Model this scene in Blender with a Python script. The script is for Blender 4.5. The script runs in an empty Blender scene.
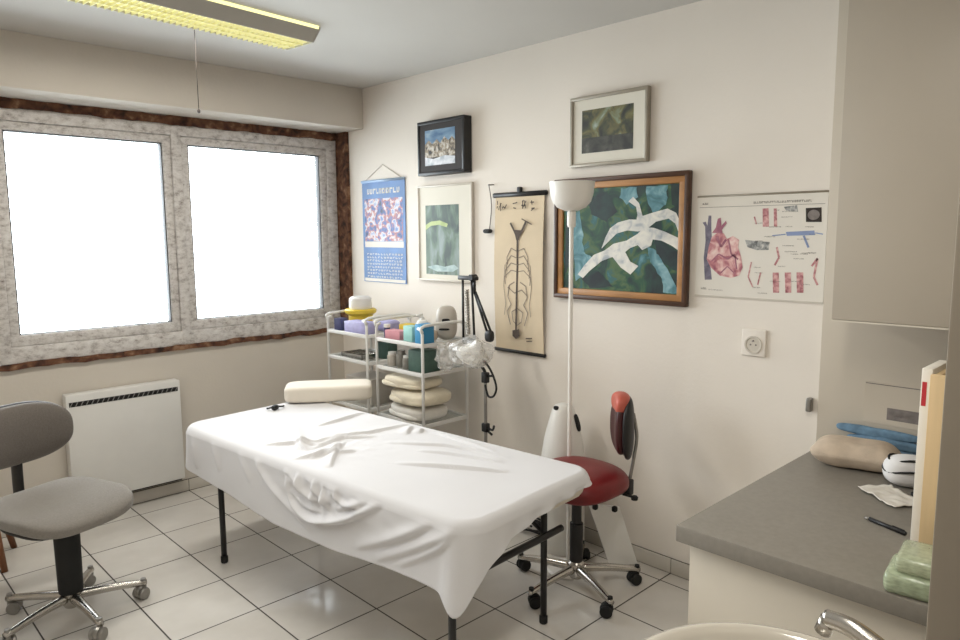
import bpy, bmesh, math, random
import numpy as np
from mathutils import Vector, Matrix, noise
random.seed(7)
PI = math.pi
SC = bpy.context.scene
COL = SC.collection

# ------------------------------------------------------------------ materials
def lin(c):
    c = c / 255.0
    return c / 12.92 if c <= 0.04045 else ((c + 0.055) / 1.055) ** 2.4

def rgb(r, g, b): return (lin(r), lin(g), lin(b), 1.0)

def mat(name, col, rough=0.5, metal=0.0, var=0.06, scale=14.0, bump=0.0, bscale=None, coat=0.0, sheen=0.0,
        trans=0.0, alpha=1.0, stretch=None, detail=4.0, spec=0.5):
    m = bpy.data.materials.new(name); m.use_nodes = True
    nt = m.node_tree; p = nt.nodes['Principled BSDF']
    tc = nt.nodes.new('ShaderNodeTexCoord'); mp = nt.nodes.new('ShaderNodeMapping')
    if stretch: mp.inputs['Scale'].default_value = stretch
    nt.links.new(tc.outputs['Object'], mp.inputs['Vector'])
    n = nt.nodes.new('ShaderNodeTexNoise'); n.inputs['Scale'].default_value = scale; n.inputs['Detail'].default_value = detail
    nt.links.new(mp.outputs['Vector'], n.inputs['Vector'])
    r = nt.nodes.new('ShaderNodeValToRGB')
    lo = tuple(max(0, c * (1 - var)) for c in col[:3]) + (1,); hi = tuple(min(1, c * (1 + var)) for c in col[:3]) + (1,)
    r.color_ramp.elements[0].position = 0.3; r.color_ramp.elements[0].color = lo
    r.color_ramp.elements[1].position = 0.7; r.color_ramp.elements[1].color = hi
    nt.links.new(n.outputs['Fac'], r.inputs['Fac']); nt.links.new(r.outputs['Color'], p.inputs['Base Color'])
    p.inputs['Roughness'].default_value = rough; p.inputs['Metallic'].default_value = metal
    p.inputs['Coat Weight'].default_value = coat; p.inputs['Sheen Weight'].default_value = sheen
    p.inputs['Transmission Weight'].default_value = trans; p.inputs['Alpha'].default_value = alpha
    p.inputs['Specular IOR Level'].default_value = spec
    if bump:
        n2 = nt.nodes.new('ShaderNodeTexNoise'); n2.inputs['Scale'].default_value = bscale or scale * 6
        n2.inputs['Detail'].default_value = 6
        nt.links.new(mp.outputs['Vector'], n2.inputs['Vector'])
        b = nt.nodes.new('ShaderNodeBump'); b.inputs['Strength'].default_value = bump; b.inputs['Distance'].default_value = 0.01
        nt.links.new(n2.outputs['Fac'], b.inputs['Height']); nt.links.new(b.outputs['Normal'], p.inputs['Normal'])
    return m

def ramp_mat(name, stops, scale=10.0, detail=5.0, distort=0.6, stretch=(1, 1, 1), rough=0.5, seed=0.0):
    m = bpy.data.materials.new(name); m.use_nodes = True
    nt = m.node_tree; p = nt.nodes['Principled BSDF']
    tc = nt.nodes.new('ShaderNodeTexCoord'); mp = nt.nodes.new('ShaderNodeMapping')
    mp.inputs['Scale'].default_value = stretch; mp.inputs['Location'].default_value = (seed, seed * .7, seed * .3)
    nt.links.new(tc.outputs['Object'], mp.inputs['Vector'])
    n = nt.nodes.new('ShaderNodeTexNoise'); n.inputs['Scale'].default_value = scale; n.inputs['Detail'].default_value = detail
    n.inputs['Distortion'].default_value = distort
    nt.links.new(mp.outputs['Vector'], n.inputs['Vector'])
    r = nt.nodes.new('ShaderNodeValToRGB'); cr = r.color_ramp
    while len(cr.elements) < len(stops): cr.elements.new(0.5)
    for e, (pos, c) in zip(cr.elements, stops): e.position = pos; e.color = c
    nt.links.new(n.outputs['Fac'], r.inputs['Fac']); nt.links.new(r.outputs['Color'], p.inputs['Base Color'])
    p.inputs['Roughness'].default_value = rough
    return m

def emis(name, col, strength):
    m = bpy.data.materials.new(name); m.use_nodes = True
    nt = m.node_tree; nt.nodes.remove(nt.nodes['Principled BSDF'])
    e = nt.nodes.new('ShaderNodeEmission'); e.inputs['Color'].default_value = col; e.inputs['Strength'].default_value = strength
    n = nt.nodes.new('ShaderNodeTexNoise'); n.inputs['Scale'].default_value = 3.0
    nt.links.new(e.outputs[0], nt.nodes['Material Output'].inputs['Surface'])
    return m

def tile_mat():
    m = bpy.data.materials.new('glazed_floor_tile'); m.use_nodes = True
    nt = m.node_tree; p = nt.nodes['Principled BSDF']
    tc = nt.nodes.new('ShaderNodeTexCoord'); mp = nt.nodes.new('ShaderNodeMapping')
    mp.inputs['Location'].default_value = (-0.217, -0.195, 0.0)
    nt.links.new(tc.outputs['Object'], mp.inputs['Vector'])
    br = nt.nodes.new('ShaderNodeTexBrick'); br.offset = 0.0; br.squash = 1.0
    br.inputs['Scale'].default_value = 1.0; br.inputs['Brick Width'].default_value = 0.35; br.inputs['Row Height'].default_value = 0.35
    br.inputs['Mortar Size'].default_value = 0.0035; br.inputs['Mortar Smooth'].default_value = 0.25
    br.inputs['Color1'].default_value = rgb(224, 220, 214); br.inputs['Color2'].default_value = rgb(214, 209, 202)
    br.inputs['Mortar'].default_value = rgb(64, 58, 52)
    nt.links.new(mp.outputs['Vector'], br.inputs['Vector'])
    n = nt.nodes.new('ShaderNodeTexNoise'); n.inputs['Scale'].default_value = 5.0; n.inputs['Detail'].default_value = 6
    nt.links.new(tc.outputs['Object'], n.inputs['Vector'])
    mx = nt.nodes.new('ShaderNodeMix'); mx.data_type = 'RGBA'; mx.blend_type = 'MULTIPLY'; mx.inputs['Factor'].default_value = 0.35
    r = nt.nodes.new('ShaderNodeValToRGB'); r.color_ramp.elements[0].color = (0.72, 0.70, 0.68, 1); r.color_ramp.elements[1].color = (1, 1, 1, 1)
    r.color_ramp.elements[0].position = .3; r.color_ramp.elements[1].position = .7
    nt.links.new(n.outputs['Fac'], r.inputs['Fac'])
    nt.links.new(br.outputs['Color'], mx.inputs['A']); nt.links.new(r.outputs['Color'], mx.inputs['B'])
    nt.links.new(mx.outputs['Result'], p.inputs['Base Color'])
    rr = nt.nodes.new('ShaderNodeMapRange'); rr.inputs['To Min'].default_value = 0.14; rr.inputs['To Max'].default_value = 0.7
    nt.links.new(br.outputs['Fac'], rr.inputs['Value']); nt.links.new(rr.outputs['Result'], p.inputs['Roughness'])
    b = nt.nodes.new('ShaderNodeBump'); b.inputs['Strength'].default_value = 0.5; b.inputs['Distance'].default_value = 0.002; b.invert = True
    nt.links.new(br.outputs['Fac'], b.inputs['Height'])
    n3 = nt.nodes.new('ShaderNodeTexNoise'); n3.inputs['Scale'].default_value = 9.0
    nt.links.new(tc.outputs['Object'], n3.inputs['Vector'])
    b2 = nt.nodes.new('ShaderNodeBump'); b2.inputs['Strength'].default_value = 0.10; b2.inputs['Distance'].default_value = 0.01
    nt.links.new(n3.outputs['Fac'], b2.inputs['Height']); nt.links.new(b.outputs['Normal'], b2.inputs['Normal'])
    nt.links.new(b2.outputs['Normal'], p.inputs['Normal'])
    return m

def glass_pane():
    m = bpy.data.materials.new('window_glass'); m.use_nodes = True
    nt = m.node_tree; nt.nodes.remove(nt.nodes['Principled BSDF'])
    t = nt.nodes.new('ShaderNodeBsdfTransparent'); t.inputs['Color'].default_value = (0.96, 0.975, 0.975, 1)
    g = nt.nodes.new('ShaderNodeBsdfGlossy'); g.inputs['Roughness'].default_value = 0.03
    f = nt.nodes.new('ShaderNodeFresnel'); f.inputs['IOR'].default_value = 1.4
    mx = nt.nodes.new('ShaderNodeMixShader')
    nt.links.new(f.outputs[0], mx.inputs[0]); nt.links.new(t.outputs[0], mx.inputs[1]); nt.links.new(g.outputs[0], mx.inputs[2])
    nt.links.new(mx.outputs[0], nt.nodes['Material Output'].inputs['Surface'])
    return m

def clear_plastic(name, tint, opac, rough=0.12):
    m = bpy.data.materials.new(name); m.use_nodes = True
    nt = m.node_tree; p = nt.nodes['Principled BSDF']
    p.inputs['Base Color'].default_value = tint; p.inputs['Roughness'].default_value = rough
    t = nt.nodes.new('ShaderNodeBsdfTransparent'); mx = nt.nodes.new('ShaderNodeMixShader')
    n = nt.nodes.new('ShaderNodeTexNoise'); n.inputs['Scale'].default_value = 9.0; n.inputs['Detail'].default_value = 2
    r = nt.nodes.new('ShaderNodeMapRange'); r.inputs['From Min'].default_value = 0.3; r.inputs['From Max'].default_value = 0.7
    r.inputs['To Min'].default_value = opac * 0.8; r.inputs['To Max'].default_value = min(1, opac * 1.2)
    nt.links.new(n.outputs['Fac'], r.inputs['Value']); nt.links.new(r.outputs['Result'], mx.inputs[0])
    nt.links.new(t.outputs[0], mx.inputs[1]); nt.links.new(p.outputs[0], mx.inputs[2])
    nt.links.new(mx.outputs[0], nt.nodes['Material Output'].inputs['Surface'])
    return m

def film_mat():   # old protective film on the window frame, brushed and speckled
    m = bpy.data.materials.new('filmed_window_frame'); m.use_nodes = True
    nt = m.node_tree; p = nt.nodes['Principled BSDF']
    tc = nt.nodes.new('ShaderNodeTexCoord'); mp = nt.nodes.new('ShaderNodeMapping'); mp.inputs['Scale'].default_value = (.8, .8, 1.3)
    nt.links.new(tc.outputs['Object'], mp.inputs['Vector'])
    n = nt.nodes.new('ShaderNodeTexNoise'); n.inputs['Scale'].default_value = 26; n.inputs['Detail'].default_value = 7; n.inputs['Roughness'].default_value = .75
    nt.links.new(mp.outputs['Vector'], n.inputs['Vector'])
    r = nt.nodes.new('ShaderNodeValToRGB'); cr = r.color_ramp
    cr.elements.new(.5); cr.elements.new(.5)
    for e, (q, c) in zip(cr.elements, [(.29, rgb(98, 86, 80)), (.38, rgb(164, 157, 152)), (.50, rgb(202, 197, 193)), (.70, rgb(222, 219, 216))]):
        e.position = q; e.color = c
    nt.links.new(n.outputs['Fac'], r.inputs['Fac']); nt.links.new(r.outputs['Color'], p.inputs['Base Color'])
    p.inputs['Roughness'].default_value = .55
    return m

W = {}
def defs():
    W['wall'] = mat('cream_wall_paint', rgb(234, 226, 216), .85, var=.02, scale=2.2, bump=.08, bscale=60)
    W['wall_shade'] = mat('shade_toned_wall_paint', rgb(208, 200, 189), .85, var=.03, scale=2.2, bump=.08, bscale=60)  # darker copy of the wall paint: backlit shade put into the colour
    W['ceil'] = mat('ceiling_paint', rgb(197, 193, 187), .9, var=.02, scale=2.0, bump=.06, bscale=80)
    W['tile'] = tile_mat()
    W['skirt'] = mat('skirting_tile', rgb(206, 200, 190), .25, var=.05, scale=6)
    W['grout'] = mat('grout', rgb(90, 84, 76), .8)
    W['film'] = film_mat()
    W['seal'] = mat('dark_rubber_seal', rgb(70, 70, 72), .6)
    W['brown'] = ramp_mat('raw_brown_reveal', [(.3, rgb(38, 24, 16)), (.45, rgb(86, 54, 38)), (.58, rgb(112, 76, 54)), (.72, rgb(150, 118, 92))], 22, 6, .4, (1, 1, 1.0), .9)
    W['glass'] = glass_pane()
    W['sheet'] = mat('white_cotton_sheet', rgb(216, 214, 215), .9, var=.015, scale=5, bump=.05, bscale=260, sheen=.15)
    W['black'] = mat('black_metal', rgb(22, 21, 22), .38, var=.2, scale=20)
    W['rubber'] = mat('black_rubber', rgb(20, 20, 20), .7, var=.2)
    W['plasticblack'] = mat('black_plastic', rgb(24, 23, 24), .45, var=.15, bump=.05, bscale=200)
    W['chrome'] = mat('brushed_chrome', rgb(192, 188, 182), .24, 1.0, var=.05, scale=30)
    W['steel'] = mat('grey_steel', rgb(150, 147, 142), .35, .8, var=.08, scale=30)
    W['greyfab'] = mat('grey_upholstery', rgb(134, 128, 121), .95, var=.10, scale=160, bump=.3, bscale=320, sheen=.3)
    W['greyfabd'] = mat('dark_grey_upholstery', rgb(104, 97, 91), .95, var=.10, scale=160, bump=.3, bscale=320, sheen=.3)
    W['white'] = mat('white_enamel', rgb(224, 222, 218), .35, var=.02, scale=8)
    W['whitepl'] = mat('white_plastic', rgb(228, 225, 219), .4, var=.025, scale=8)
    W['brightwhite'] = mat('white_board_plastic', rgb(244, 242, 238), .4, var=.01, scale=8)
    W['lampwhite'] = mat('opal_lamp_plastic', rgb(236, 232, 225), .35, var=.02, scale=6)
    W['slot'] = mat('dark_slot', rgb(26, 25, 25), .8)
    W['woodleg'] = mat('brown_wood', rgb(116, 74, 46), .55, var=.25, scale=9, stretch=(1, 1, .12))
    W['woodframe'] = mat('dark_wood_frame', rgb(74, 46, 28), .4, var=.3, scale=12, stretch=(.3, 1, 1))
    W['woodlight'] = mat('gilt_wood_slip', rgb(178, 128, 78), .45, var=.22, scale=14, stretch=(.3, 1, 1))
    W['tan'] = mat('light_beech_board', rgb(206, 178, 136), .5, var=.10, scale=7, stretch=(3, 3, .3))
    W['grey_top'] = mat('grey_laminate', rgb(134, 128, 119), .42, var=.06, scale=60, bump=.03, bscale=300)
    W['cab'] = mat('cream_laminate', rgb(214, 205, 190), .5, var=.02, scale=4)
    W['cab2'] = mat('beige_laminate', rgb(176, 165, 150), .45, var=.025, scale=3)
    W['splash'] = mat('darkened_splashback', rgb(200, 189, 173), .5, var=.02, scale=3)  # darker than the wall beside it, painting the step in light
    W['part'] = mat('taupe_painted_wood', rgb(132, 121, 106), .5, var=.10, scale=5, stretch=(1, 1, .15), bump=.08, bscale=40)
    W['ceramic'] = mat('white_ceramic', rgb(205, 198, 186), .12, var=.02, scale=4, coat=.4)
    W['red'] = mat('red_vinyl', rgb(112, 14, 18), .42, var=.10, scale=18, bump=.05, bscale=120)
    W['backred'] = mat('dark_maroon_vinyl', rgb(66, 22, 24), .45, var=.15, scale=18)
    W['redlit'] = mat('lit_red_vinyl', rgb(190, 92, 76), .45, var=.08, scale=18)  # lighter red: window light put into the colour
    W['paper'] = mat('white_paper', rgb(228, 222, 212), .8, var=.02, scale=8)
    W['paperwarm'] = mat('aged_paper', rgb(216, 198, 170), .85, var=.05, scale=7)
    W['mat_cream'] = mat('picture_mount', rgb(226, 221, 208), .8, var=.02, scale=8)
    W['silver'] = mat('silver_frame', rgb(158, 150, 136), .42, .25, var=.08, scale=20, stretch=(.3, 1, 1))
    W['whiteframe'] = mat('white_frame', rgb(206, 198, 186), .45, var=.05, scale=20)
    W['ink'] = mat('dark_ink', rgb(52, 44, 40), .8, var=.2, scale=40)
    W['inkgrey'] = mat('grey_ink', rgb(128, 120, 116), .8, var=.2, scale=40)
    W['softink'] = mat('brown_ink', rgb(84, 72, 64), .8, var=.3, scale=40)
    W['softgrey'] = mat('faded_ink', rgb(146, 132, 118), .8, var=.2, scale=40)
    W['inkred'] = ramp_mat('red_ink', [(.3, rgb(150, 84, 92)), (.5, rgb(196, 138, 140)), (.7, rgb(226, 186, 180))], 60, 3, .4)
    W['heart'] = ramp_mat('heart_pink', [(.28, rgb(138, 70, 92)), (.42, rgb(190, 122, 128)), (.53, rgb(222, 176, 172)), (.68, rgb(238, 214, 206))], 26, 4, .6)
    W['vein'] = ramp_mat('vein_blue', [(.3, rgb(84, 80, 100)), (.7, rgb(140, 132, 148))], 30)
    W['aorta'] = ramp_mat('aorta_mauve', [(.3, rgb(140, 76, 100)), (.7, rgb(180, 120, 134))], 30)
    W['inkblue'] = mat('blue_ink', rgb(138, 152, 188), .8, var=.1)
    W['cushion'] = mat('offwhite_cushion', rgb(224, 215, 201), .9, var=.03, scale=6, bump=.05, bscale=200)
    W['towel'] = mat('cream_towel', rgb(226, 215, 192), 1.0, var=.05, scale=30, bump=.4, bscale=260, sheen=.3)
    W['towelw'] = mat('white_towel', rgb(232, 228, 220), 1.0, var=.04, scale=30, bump=.4, bscale=260, sheen=.3)
    W['shelfglass'] = clear_plastic('shelf_glass', rgb(190, 200, 198), .30, .08)
    W['clear'] = clear_plastic('clear_plastic_wrap', rgb(226, 224, 220), .36, .10)
    W['greenclear'] = clear_plastic('green_translucent_plastic', rgb(186, 198, 166), .66, .2)
    W['greenpale'] = clear_plastic('pale_green_plastic', rgb(190, 198, 168), .6, .2)
    W['yellow'] = mat('yellow_plastic', rgb(224, 194, 60), .4, var=.06)
    W['pink'] = mat('pink_card', rgb(214, 150, 160), .6, var=.06)
    W['teal'] = mat('teal_card', rgb(150, 198, 190), .6, var=.06)
    W['bluebox'] = mat('blue_card', rgb(48, 134, 180), .5, var=.08)
    W['lilac'] = mat('lilac_plastic', rgb(168, 164, 204), .5, var=.12, scale=30)
    W['navy'] = mat('navy_plastic', rgb(70, 72, 112), .5, var=.12, scale=30)
    W['darkgreen'] = mat('dark_green_card', rgb(66, 92, 82), .6, var=.15, scale=30)
    W['greyjar'] = mat('grey_jar', rgb(128, 124, 116), .4, var=.15, scale=30)
    W['device'] = mat('grey_device', rgb(186, 178, 168), .45, var=.05)
    W['pillowbeige'] = mat('beige_pillow_cloth', rgb(204, 186, 166), .95, var=.10, scale=22, bump=.2, bscale=200)
    W['bluecloth'] = mat('blue_cloth', rgb(104, 134, 158), .9, var=.30, scale=30, bump=.2, bscale=120)
    W['whitecloth'] = mat('white_cloth', rgb(232, 230, 230), .85, var=.03, scale=16, bump=.1, bscale=100)
    W['redprint'] = mat('red_print', rgb(186, 46, 56), .6, var=.1)
    W['tube'] = emis('fluorescent_glow', (1.0, .95, .42, 1), 1.25)
    W['louver'] = mat('louver_white', rgb(232, 228, 190), .5, var=.02)
    W['lampbody'] = mat('grey_lamp_body', rgb(176, 172, 164), .5, var=.03, scale=6)

# ------------------------------------------------------------------ mesh helpers
def BM(): return bmesh.new()

def add_bm(dst, src, M=None):
    me = bpy.data.meshes.new('t')
    if M is not None: bmesh.ops.transform(src, matrix=M, verts=src.verts)
    src.to_mesh(me); src.free(); dst.from_mesh(me); bpy.data.meshes.remove(me)

def box(bm, c, s, bev=0.0, seg=2, M=None):
    t = bmesh.new(); bmesh.ops.create_cube(t, size=1.0)
    bmesh.ops.scale(t, vec=s, verts=t.verts)
    if bev > 0: bmesh.ops.bevel(t, geom=t.edges[:], offset=min(bev, min(s) * .49), segments=seg, profile=.5, affect='EDGES')
    bmesh.ops.translate(t, vec=c, verts=t.verts)
    add_bm(bm, t, M)
    return bm

def box2(bm, a, b, bev=0.0, seg=2, M=None):
    return box(bm, [(a[i] + b[i]) / 2 for i in range(3)], [abs(b[i] - a[i]) for i in range(3)], bev, seg, M)

def catmull(pts, n=8):
    P = [Vector(p) for p in pts]
    if len(P) < 3: return P
    out = []
    for i in range(len(P) - 1):
        p0 = P[max(i - 1, 0)]; p1 = P[i]; p2 = P[i + 1]; p3 = P[min(i + 2, len(P) - 1)]
        for k in range(n):
            t = k / n
            out.append(.5 * ((2 * p1) + (-p0 + p2) * t + (2 * p0 - 5 * p1 + 4 * p2 - p3) * t * t + (-p0 + 3 * p1 - 3 * p2 + p3) * t ** 3))
    out.append(P[-1])
    return out

def tube(bm, pts, r, seg=12, smooth=0, r2=None, flat=None):
    P = catmull(pts, smooth) if smooth else [Vector(p) for p in pts]
    n = len(P); rings = []
    up = None
    for i, p in enumerate(P):
        d = (P[min(i + 1, n - 1)] - P[max(i - 1, 0)]).normalized()
        if up is None:
            a = Vector((0, 0, 1)) if abs(d.z) < .9 else Vector((1, 0, 0))
            u = d.cross(a).normalized()
        else:
            u = (up - d * up.dot(d)).normalized()
        up = u; v = d.cross(u)
        rr = r if r2 is None else r + (r2 - r) * i / max(1, n - 1)
        fy = flat or 1.0
        rings.append([bm.verts.new(p + u * rr * math.cos(2 * PI * k / seg) + v * rr * fy * math.sin(2 * PI * k / seg)) for k in range(seg)])
    for a, b in zip(rings, rings[1:]):
        for k in range(seg): bm.faces.new((a[k], a[(k + 1) % seg], b[(k + 1) % seg], b[k]))
    bm.faces.new(rings[0][::-1]); bm.faces.new(rings[-1])
    return bm

def lathe(bm, prof, c=(0, 0, 0), seg=32, M=None, sx=1.0, sy=1.0):
    t = bmesh.new(); rings = []
    for r, z in prof:
        if r < 1e-5: rings.append([t.verts.new((0, 0, z))])
        else: rings.append([t.verts.new((r * sx * math.cos(2 * PI * k / seg), r * sy * math.sin(2 * PI * k / seg), z)) for k in range(seg)])
    for a, b in zip(rings, rings[1:]):
        if len(a) == 1 and len(b) == 1: continue
        for k in range(seg):
            k2 = (k + 1) % seg
            if len(a) == 1: t.faces.new((a[0], b[k2], b[k]))
            elif len(b) == 1: t.faces.new((a[k], a[k2], b[0]))
            else: t.faces.new((a[k], a[k2], b[k2], b[k]))
    if len(rings[0]) > 1: t.faces.new(rings[0][::-1])
    if len(rings[-1]) > 1: t.faces.new(rings[-1])
    bmesh.ops.translate(t, vec=c, verts=t.verts)
    add_bm(bm, t, M)
    return bm

def soft(bm, c, s, p=4.0, amp=0.0, freq=8.0, seed=0, cuts=14, pinch=0.0, M=None, fn=None):
    """rounded, slightly lumpy cushion; size s, super-ellipsoid exponent p"""
    t = bmesh.new(); bmesh.ops.create_cube(t, size=2.0)
    bmesh.ops.subdivide_edges(t, edges=t.edges[:], cuts=cuts, use_grid_fill=True)
    for v in t.verts:
        x, y, z = v.co
        q = (abs(x) ** p + abs(y) ** p + abs(z) ** p) ** (1 / p)
        k = max(abs(x), abs(y), abs(z)) / q
        x, y, z = x * k, y * k, z * k
        if pinch: z *= (1 - pinch * abs(x) ** 6) * (1 - pinch * abs(y) ** 6)
        v.co = (x * s[0] / 2, y * s[1] / 2, z * s[2] / 2)
        if fn: v.co = Vector(fn(v.co))
        if amp:
            w = v.co * freq + Vector((seed * 3.1, seed * 1.7, seed))
            v.co += v.co.normalized() * amp * noise.noise(w)
    bmesh.ops.translate(t, vec=c, verts=t.verts)
    add_bm(bm, t, M)
    return bm

def poly(bm, pts, y, thick=0.0):
    """flat outline in local x-z at depth y, facing -y"""
    vs = [bm.verts.new((p[0], y, p[1])) for p in pts]
    f = bm.faces.new(vs)
    bm.normal_update()
    if f.normal.y > 0: f.normal_flip()
    if thick:
        r = bmesh.ops.extrude_face_region(bm, geom=[f])
        bmesh.ops.translate(bm, vec=(0, -thick, 0), verts=[e for e in r['geom'] if isinstance(e, bmesh.types.BMVert)])
    return bm

def rect(bm, x0, z0, x1, z1, y): return poly(bm, [(x0, z0), (x1, z0), (x1, z1), (x0, z1)], y)

def stroke(bm, pts, w, y):
    for (a, b) in zip(pts, pts[1:]):
        d = Vector((b[0] - a[0], b[1] - a[1])); L = d.length
        if L < 1e-6: continue
        d /= L; n = Vector((-d.y, d.x)) * w / 2
        poly(bm, [(a[0] + n.x, a[1] + n.y), (a[0] - n.x, a[1] - n.y), (b[0] - n.x, b[1] - n.y), (b[0] + n.x, b[1] + n.y)], y)
    return bm

def text_marks(bm, x0, x1, z, h, y, wmin=.006, wmax=.016, gap=.004, rng=random):
    """a row of illegible letter-like marks"""
    x = x0
    while x < x1:
        w = rng.uniform(wmin, wmax)
        k = rng.random()
        rect(bm, x, z, x + w * .3, z + h, y)
        if k < .5: rect(bm, x + w * .3, z + h * .7, x + w, z + h, y)
        if k > .3: rect(bm, x + w * .3, z, x + w, z + h * .28, y)
        if .2 < k < .8: rect(bm, x + w * .7, z, x + w, z + h, y)
        x += w + gap
    return bm

def obj(name, bm, m, parent=None, sharp=35, loc=None):
    me = bpy.data.meshes.new(name)
    lim = math.radians(sharp)
    for f in bm.faces: f.smooth = True
    for e in bm.edges:
        if len(e.link_faces) == 2:
            e.smooth = e.calc_face_angle(PI) < lim
    bm.to_mesh(me); bm.free()
    me.materials.append(W[m] if isinstance(m, str) else m)
    o = bpy.data.objects.new(name, me); COL.objects.link(o)
    if parent: o.parent = parent
    if loc: o.location = loc
    return o

def tag(o, label=None, cat=None, group=None, kind=None):
    if label: o['label'] = label
    if cat: o['category'] = cat
    if group: o['group'] = group
    if kind: o['kind'] = kind
    return o

def thing(name, label, cat, loc=(0, 0, 0), rotz=0.0, group=None, kind=None):
    o = bpy.data.objects.new(name, None); COL.objects.link(o)
    o.empty_display_size = .05
    o.location = loc; o.rotation_euler = (0, 0, rotz)
    return tag(o, label, cat, group, kind)

def struct(name, bm, m, label, cat, sharp=35):
    return tag(obj(name, bm, m, None, sharp), label, cat, None, 'structure')

defs()
XW, YW, ZC = 2.76, 4.235, 2.49          # inner faces: picture wall, window wall, ceiling

# ------------------------------------------------------------------ room shell
XL, YF = -1.3, -2.0
struct('floor', box2(BM(), (XL - .1, YF - .1, -.1), (XW + .1, YW + .3, 0)), 'tile', 'pale grey glazed square tile floor with dark grout', 'floor')
struct('ceiling', box2(BM(), (XL - .1, YF - .1, ZC), (XW + .1, YW + .3, ZC + .1)), 'ceil', 'plain off-white painted ceiling', 'ceiling')
struct('wall_right', box2(BM(), (XW, YF - .1, 0), (XW + .1, YW + .3, ZC)), 'wall', 'long cream wall hung with pictures and charts', 'wall')
struct('wall_left', box2(BM(), (XL - .1, YF - .1, 0), (XL, YW + .3, ZC)), 'wall', 'cream wall left of the window, outside the picture', 'wall')
struct('wall_front', box2(BM(), (XL, YF - .1, 0), (XW, YF, ZC)), 'wall', 'cream wall behind the viewer', 'wall')
WX0, WX1, WZ0, WZ1 = -.50, 2.735, .885, 2.30
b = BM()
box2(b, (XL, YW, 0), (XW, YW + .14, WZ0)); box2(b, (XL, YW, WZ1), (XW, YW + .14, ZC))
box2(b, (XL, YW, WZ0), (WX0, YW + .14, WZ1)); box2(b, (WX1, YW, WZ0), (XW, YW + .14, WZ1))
struct('wall_back', b, 'wall_shade', 'wall under and around the wide window, backlit shade put into its beige', 'wall')
struct('trim_1', box2(BM(), (XL, 3.925, 2.235), (XW, YW, ZC), .004), 'wall_shade', 'boxed beam along the ceiling above the window', 'beam')
# raw reveals round the window frame
def rough_strip(a, b, axis, seed):
    t = BM(); n = 90
    box2(t, a, b)
    bmesh.ops.subdivide_edges(t, edges=[e for e in t.edges if abs((e.verts[0].co - e.verts[1].co)[axis]) > .3], cuts=n)
    for v in t.verts:
        w = v.co * 14 + Vector((seed, 0, 0))
        d = noise.noise(w) * .010
        for k in range(3):
            if k != axis: v.co[k] += d if k != 1 else abs(d) * -.5
    return t
struct('trim_2', rough_strip((WX0, YW - .025, 2.185), (WX1, YW + .004, 2.234), 0, 1), 'brown', 'rough brown strip of bare wall above the window frame', 'trim')
struct('trim_3', rough_strip((WX0, YW - .02, .872), (WX1 - .01, YW + .004, .903), 0, 2), 'brown', 'dark brown strip under the window frame', 'trim')
struct('trim_4', rough_strip((XW - .022, 4.10, .93), (XW + .004, YW + .004, 2.236), 2, 3), 'brown', 'rough brown strip of bare wall beside the window', 'trim')

# window with three panes
win = thing('window_1', 'wide three-pane window with speckled pale frame onto white fog', 'window', (0, 0, 0), kind='structure')
yf0, yf1 = YW - .015, YW + .06
b = BM()
box2(b, (WX0, yf0, .90), (WX1, yf1, .985), .006); box2(b, (WX0, yf0, 2.125), (WX1, yf1, 2.205), .006)
box2(b, (WX0, yf0 + .001, .9), (WX0 + .075, yf1 - .001, 2.2), .006); box2(b, (WX1 - .075, yf0 + .001, .9), (WX1, yf1 - .001, 2.2), .006)
box2(b, (WX0, yf1 - .02, 2.2), (WX1, yf1, 2.31))
obj('window_frame', b, 'film', win)
for cx in (.735, 1.655):
    obj('mullion', box2(BM(), (cx - .028, yf0 - .002, .9), (cx + .028, yf1 - .002, 2.2), .006), 'film', win)
edges = [(WX0 + .075, .735 - .028), (.735 + .028, 1.655 - .028), (1.655 + .028, WX1 - .075)]
for i, (x0, x1) in enumerate(edges):
    b = BM(); s = .055; z0, z1 = .985, 2.125; ya, yb = yf0 + .012, yf1 - .004
    box2(b, (x0, ya, z0), (x1, yb, z0 + .058), .008); box2(b, (x0, ya, z1 - .045), (x1, yb, z1), .008)
    box2(b, (x0, ya + .001, z0), (x0 + s - .01, yb - .001, z1), .008); box2(b, (x1 - s + .008, ya + .001, z0), (x1, yb - .001, z1), .008)
    sash = obj('sash', b, 'film', win)
    b = BM(); e = .008; xa, xb, za, zb = x0 + s - .012, x1 - s + .010, z0 + .056, z1 - .043
    box2(b, (xa, ya + .012, za), (xa + e, yb, zb)); box2(b, (xb - e, ya + .012, za), (xb, yb, zb))
    box2(b, (xa, ya + .0125, zb - e), (xb, yb - .001, zb)); box2(b, (xa, ya + .0125, za), (xb, yb - .001, za + e * .6))
    obj('rubber_seal', b, 'seal', sash)
    obj('pane', box2(BM(), (xa, ya + .028, za), (xb, ya + .034, zb)), 'glass', sash)

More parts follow.
